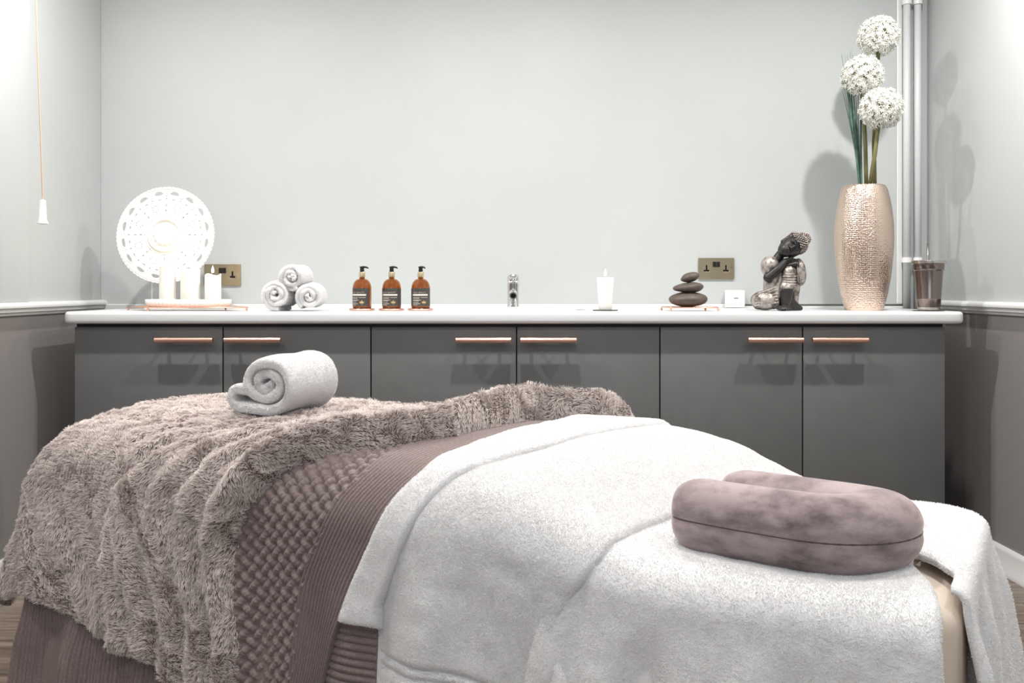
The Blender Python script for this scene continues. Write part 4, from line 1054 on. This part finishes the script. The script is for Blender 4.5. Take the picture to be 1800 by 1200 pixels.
def fur_pile(ob, N, ln, rad, seed):
    keep = lambda c, n: ((((c-np.array([0, 0, EYE]))*n).sum(1) < .12*np.linalg.norm(c, axis=1))*(c[:, 0] > -1.45)).astype(float)
    p, n, rng = scatter(ob, N, seed, keep)
    q = p*1.0
    nz = lambda k, sd: vnoise(q[:, 0]*k+q[:, 2]*k*.7+17, q[:, 1]*k-q[:, 2]*k*.9+31, sd)
    ang = nz(16, 1)*3.2+nz(40, 2)*1.2
    t = np.cross(n, np.array([.2, .1, 1.0])); t /= np.linalg.norm(t, axis=1)[:, None]+1e-9; t2 = np.cross(n, t)
    down = np.array([0, 0, -1.0])-n*(-n[:, 2:3]); 
    comb = t*np.cos(ang)[:, None]+t2*np.sin(ang)[:, None]
    d1 = n*.75+comb*.55+down*.35+rng.normal(0, .16, p.shape); d1 /= np.linalg.norm(d1, axis=1)[:, None]
    d2 = n*.15+comb*1.0+down*.6+rng.normal(0, .18, p.shape); d2 /= np.linalg.norm(d2, axis=1)[:, None]
    l = ln*(1+.25*nz(60, 3))[:, None]*rng.uniform(.75, 1.15, (len(p), 1))
    tip = p+d1*l*.5+d2*l*.5
    # clumping: pull the tips towards jittered cell centres
    cs = .009; ci = np.floor(p/cs); hsh = np.sin(ci@np.array([12.9, 78.2, 37.7]))*43758.5; jit = np.stack([np.modf(hsh*k)[0] for k in (1, 1.7, 2.3)], 1)
    cc = (ci+.5+.3*jit)*cs+(d1*l*.5+d2*l*.5); tip = tip+(cc-tip)*.36
    mid = p+d1*l*.5; mid = mid+(tip-mid)*.08
    P = np.stack([p-n*.001, p+(mid-p)*.6+n*.0006, mid+(tip-mid)*.35, tip], 1)
    return strands('fur_pile', P, None, rad, M['fur'], ob, .3)
fur_pile(ff, 420000, .0105, .00040, 31)

# big rolled towel on the fur -----------------------------------------------------------
to = empty('rolled_bath_towel', (px(462, 2.02), 2.02, pz(727, 2.02)), 'large rolled white bath towel lying on the fur throw', 'towel')
A2, B2 = .088, .060
spn = spiral(.062, .0205, 2.35, -PI*.52, sx=1.5, sz=1, n=150); spn = [(-x, z) for x, z in spn]
tail = []
lx, lz = spn[-1]
for k in range(1, 12): tail.append((lx-.080*k/11, lz+.0005*k))
ex, ez = tail[-1]
for k in range(1, 12): a_ = -PI/2-PI*k/11; tail.append((ex+.018*math.cos(a_), ez+.018+.018*math.sin(a_)))
for k in range(1, 6): tail.append((tail[21][0]+.008*k, tail[21][1]-.001*k))
spn = [(x, z+.062) for x, z in spn+tail]
me = roll_mesh(spn, .0195, .17, ny=14, seed=9, wob=.002, bulge=-.016, ends=.002)
for v in me.vertices:                                    # fuller towards the far end
    t = max(0, min(1, v.co.y/.17)); v.co.z = v.co.z*(1.08+.08*t)-.004; v.co.x = v.co.x*(1-.05*t)
tr = link('towel_roll', me, M['terry'], to, None, True); to.rotation_euler = (0, math.radians(-2), math.radians(-27))
terry_pile(tr, 150000, .0026, .00040, 15, tr)

# horseshoe cushion ------------------------------------------------------------------------
ho = empty('horseshoe_cushion', uw(.234, .180, Z0+.012), 'mauve velour horseshoe face cushion lying on the white towel at the head end', 'cushion')
def cushion(z_lo, z_hi, top):
    bm = bmesh.new()
    # centreline: U open towards the foot end (+u)
    LA, RB = .150, .081         # straight arm length, half spacing of the arms
    pts = []
    for k in range(19): pts.append((.165-k/18*LA*1.35, -RB-.004*math.sin(k/18*PI)))
    x0 = pts[-1][0]
    for k in range(1, 24): a = -PI/2-PI*k/24; pts.append((x0+.085*math.cos(a), RB*math.sin(a)))
    for k in range(19): pts.append((x0+k/18*LA*1.35, RB+.004*math.sin(k/18*PI)))
    n = len(pts); P = np.array(pts); T = np.gradient(P, axis=0); T /= np.linalg.norm(T, axis=1)[:, None]; Nn = np.stack([T[:, 1], -T[:, 0]], 1)
    arc = np.concatenate([[0], np.cumsum(np.linalg.norm(np.diff(P, axis=0), axis=1))]); Ltot = arc[-1]
    seg = 40; rings = []
    HH = .056
    for i in range(n):
        e_ = min(arc[i], Ltot-arc[i]); fe = math.sqrt(max(0, 1-(1-min(1, e_/.055))**2)); fe = max(fe, .02)
        mid = 1-abs(2*arc[i]/Ltot-1); hw = (.045+.016*mid)*fe; hh = HH*(.30+.70*fe)*(1-.13*max(0, P[i][1])/RB)
        ring = []
        for k in range(seg):
            a = 2*PI*k/seg; cx, cz = math.cos(a), math.sin(a)
            sx_ = math.copysign(abs(cx)**.92, cx); sz_ = math.copysign(abs(cz)**.88, cz)
            gr = 1-.07*math.exp(-(sz_/.04)**2)*(1 if abs(cx) > .3 else 0)     # seam groove
            q = P[i]+Nn[i]*hw*sx_*gr
            ring.append(bm.verts.new((q[0], q[1], HH*.97*(1-.10*max(0, P[i][1])/RB)+hh*sz_)))
        rings.append(ring)
    for i in range(n-1):
        for k in range(seg): bm.faces.new((rings[i][k], rings[i][(k+1) % seg], rings[i+1][(k+1) % seg], rings[i+1][k]))
    bm.faces.new(rings[0]); bm.faces.new(rings[-1][::-1])
    return bm, P, Nn, n
bm, P, Nn, n = cushion(0, 0, True)
def to_bed(v): return Vector((E1[0]*v[0]+E2[0]*v[1], E1[1]*v[0]+E2[1]*v[1], v[2]))
for v in bm.verts: v.co = Matrix.Rotation(math.radians(-8), 3, 'Z') @ to_bed(v.co)
cu_ = bm_obj('velour_cover', bm, M['velour'], ho, smooth=True)
sb2 = bmesh.new(); nP = len(P); out_ = []
for i in range(2, nP-2):
    arcm = min(i, nP-1-i)/ (nP/2); fe = 1
    v = cu_.data.vertices[i*40+20]; out_.append(Vector(v.co))
tube(sb2, [v+Vector((0, 0, 0)) for v in out_], .0016, 6)
se = bm_obj('seam', sb2, M['seam'], ho, smooth=True); se['label'] = 'darker stitched seam around the cushion'
ss_ = cu_.modifiers.new('s', 'SUBSURF'); ss_.levels = 1; ss_.render_levels = 2
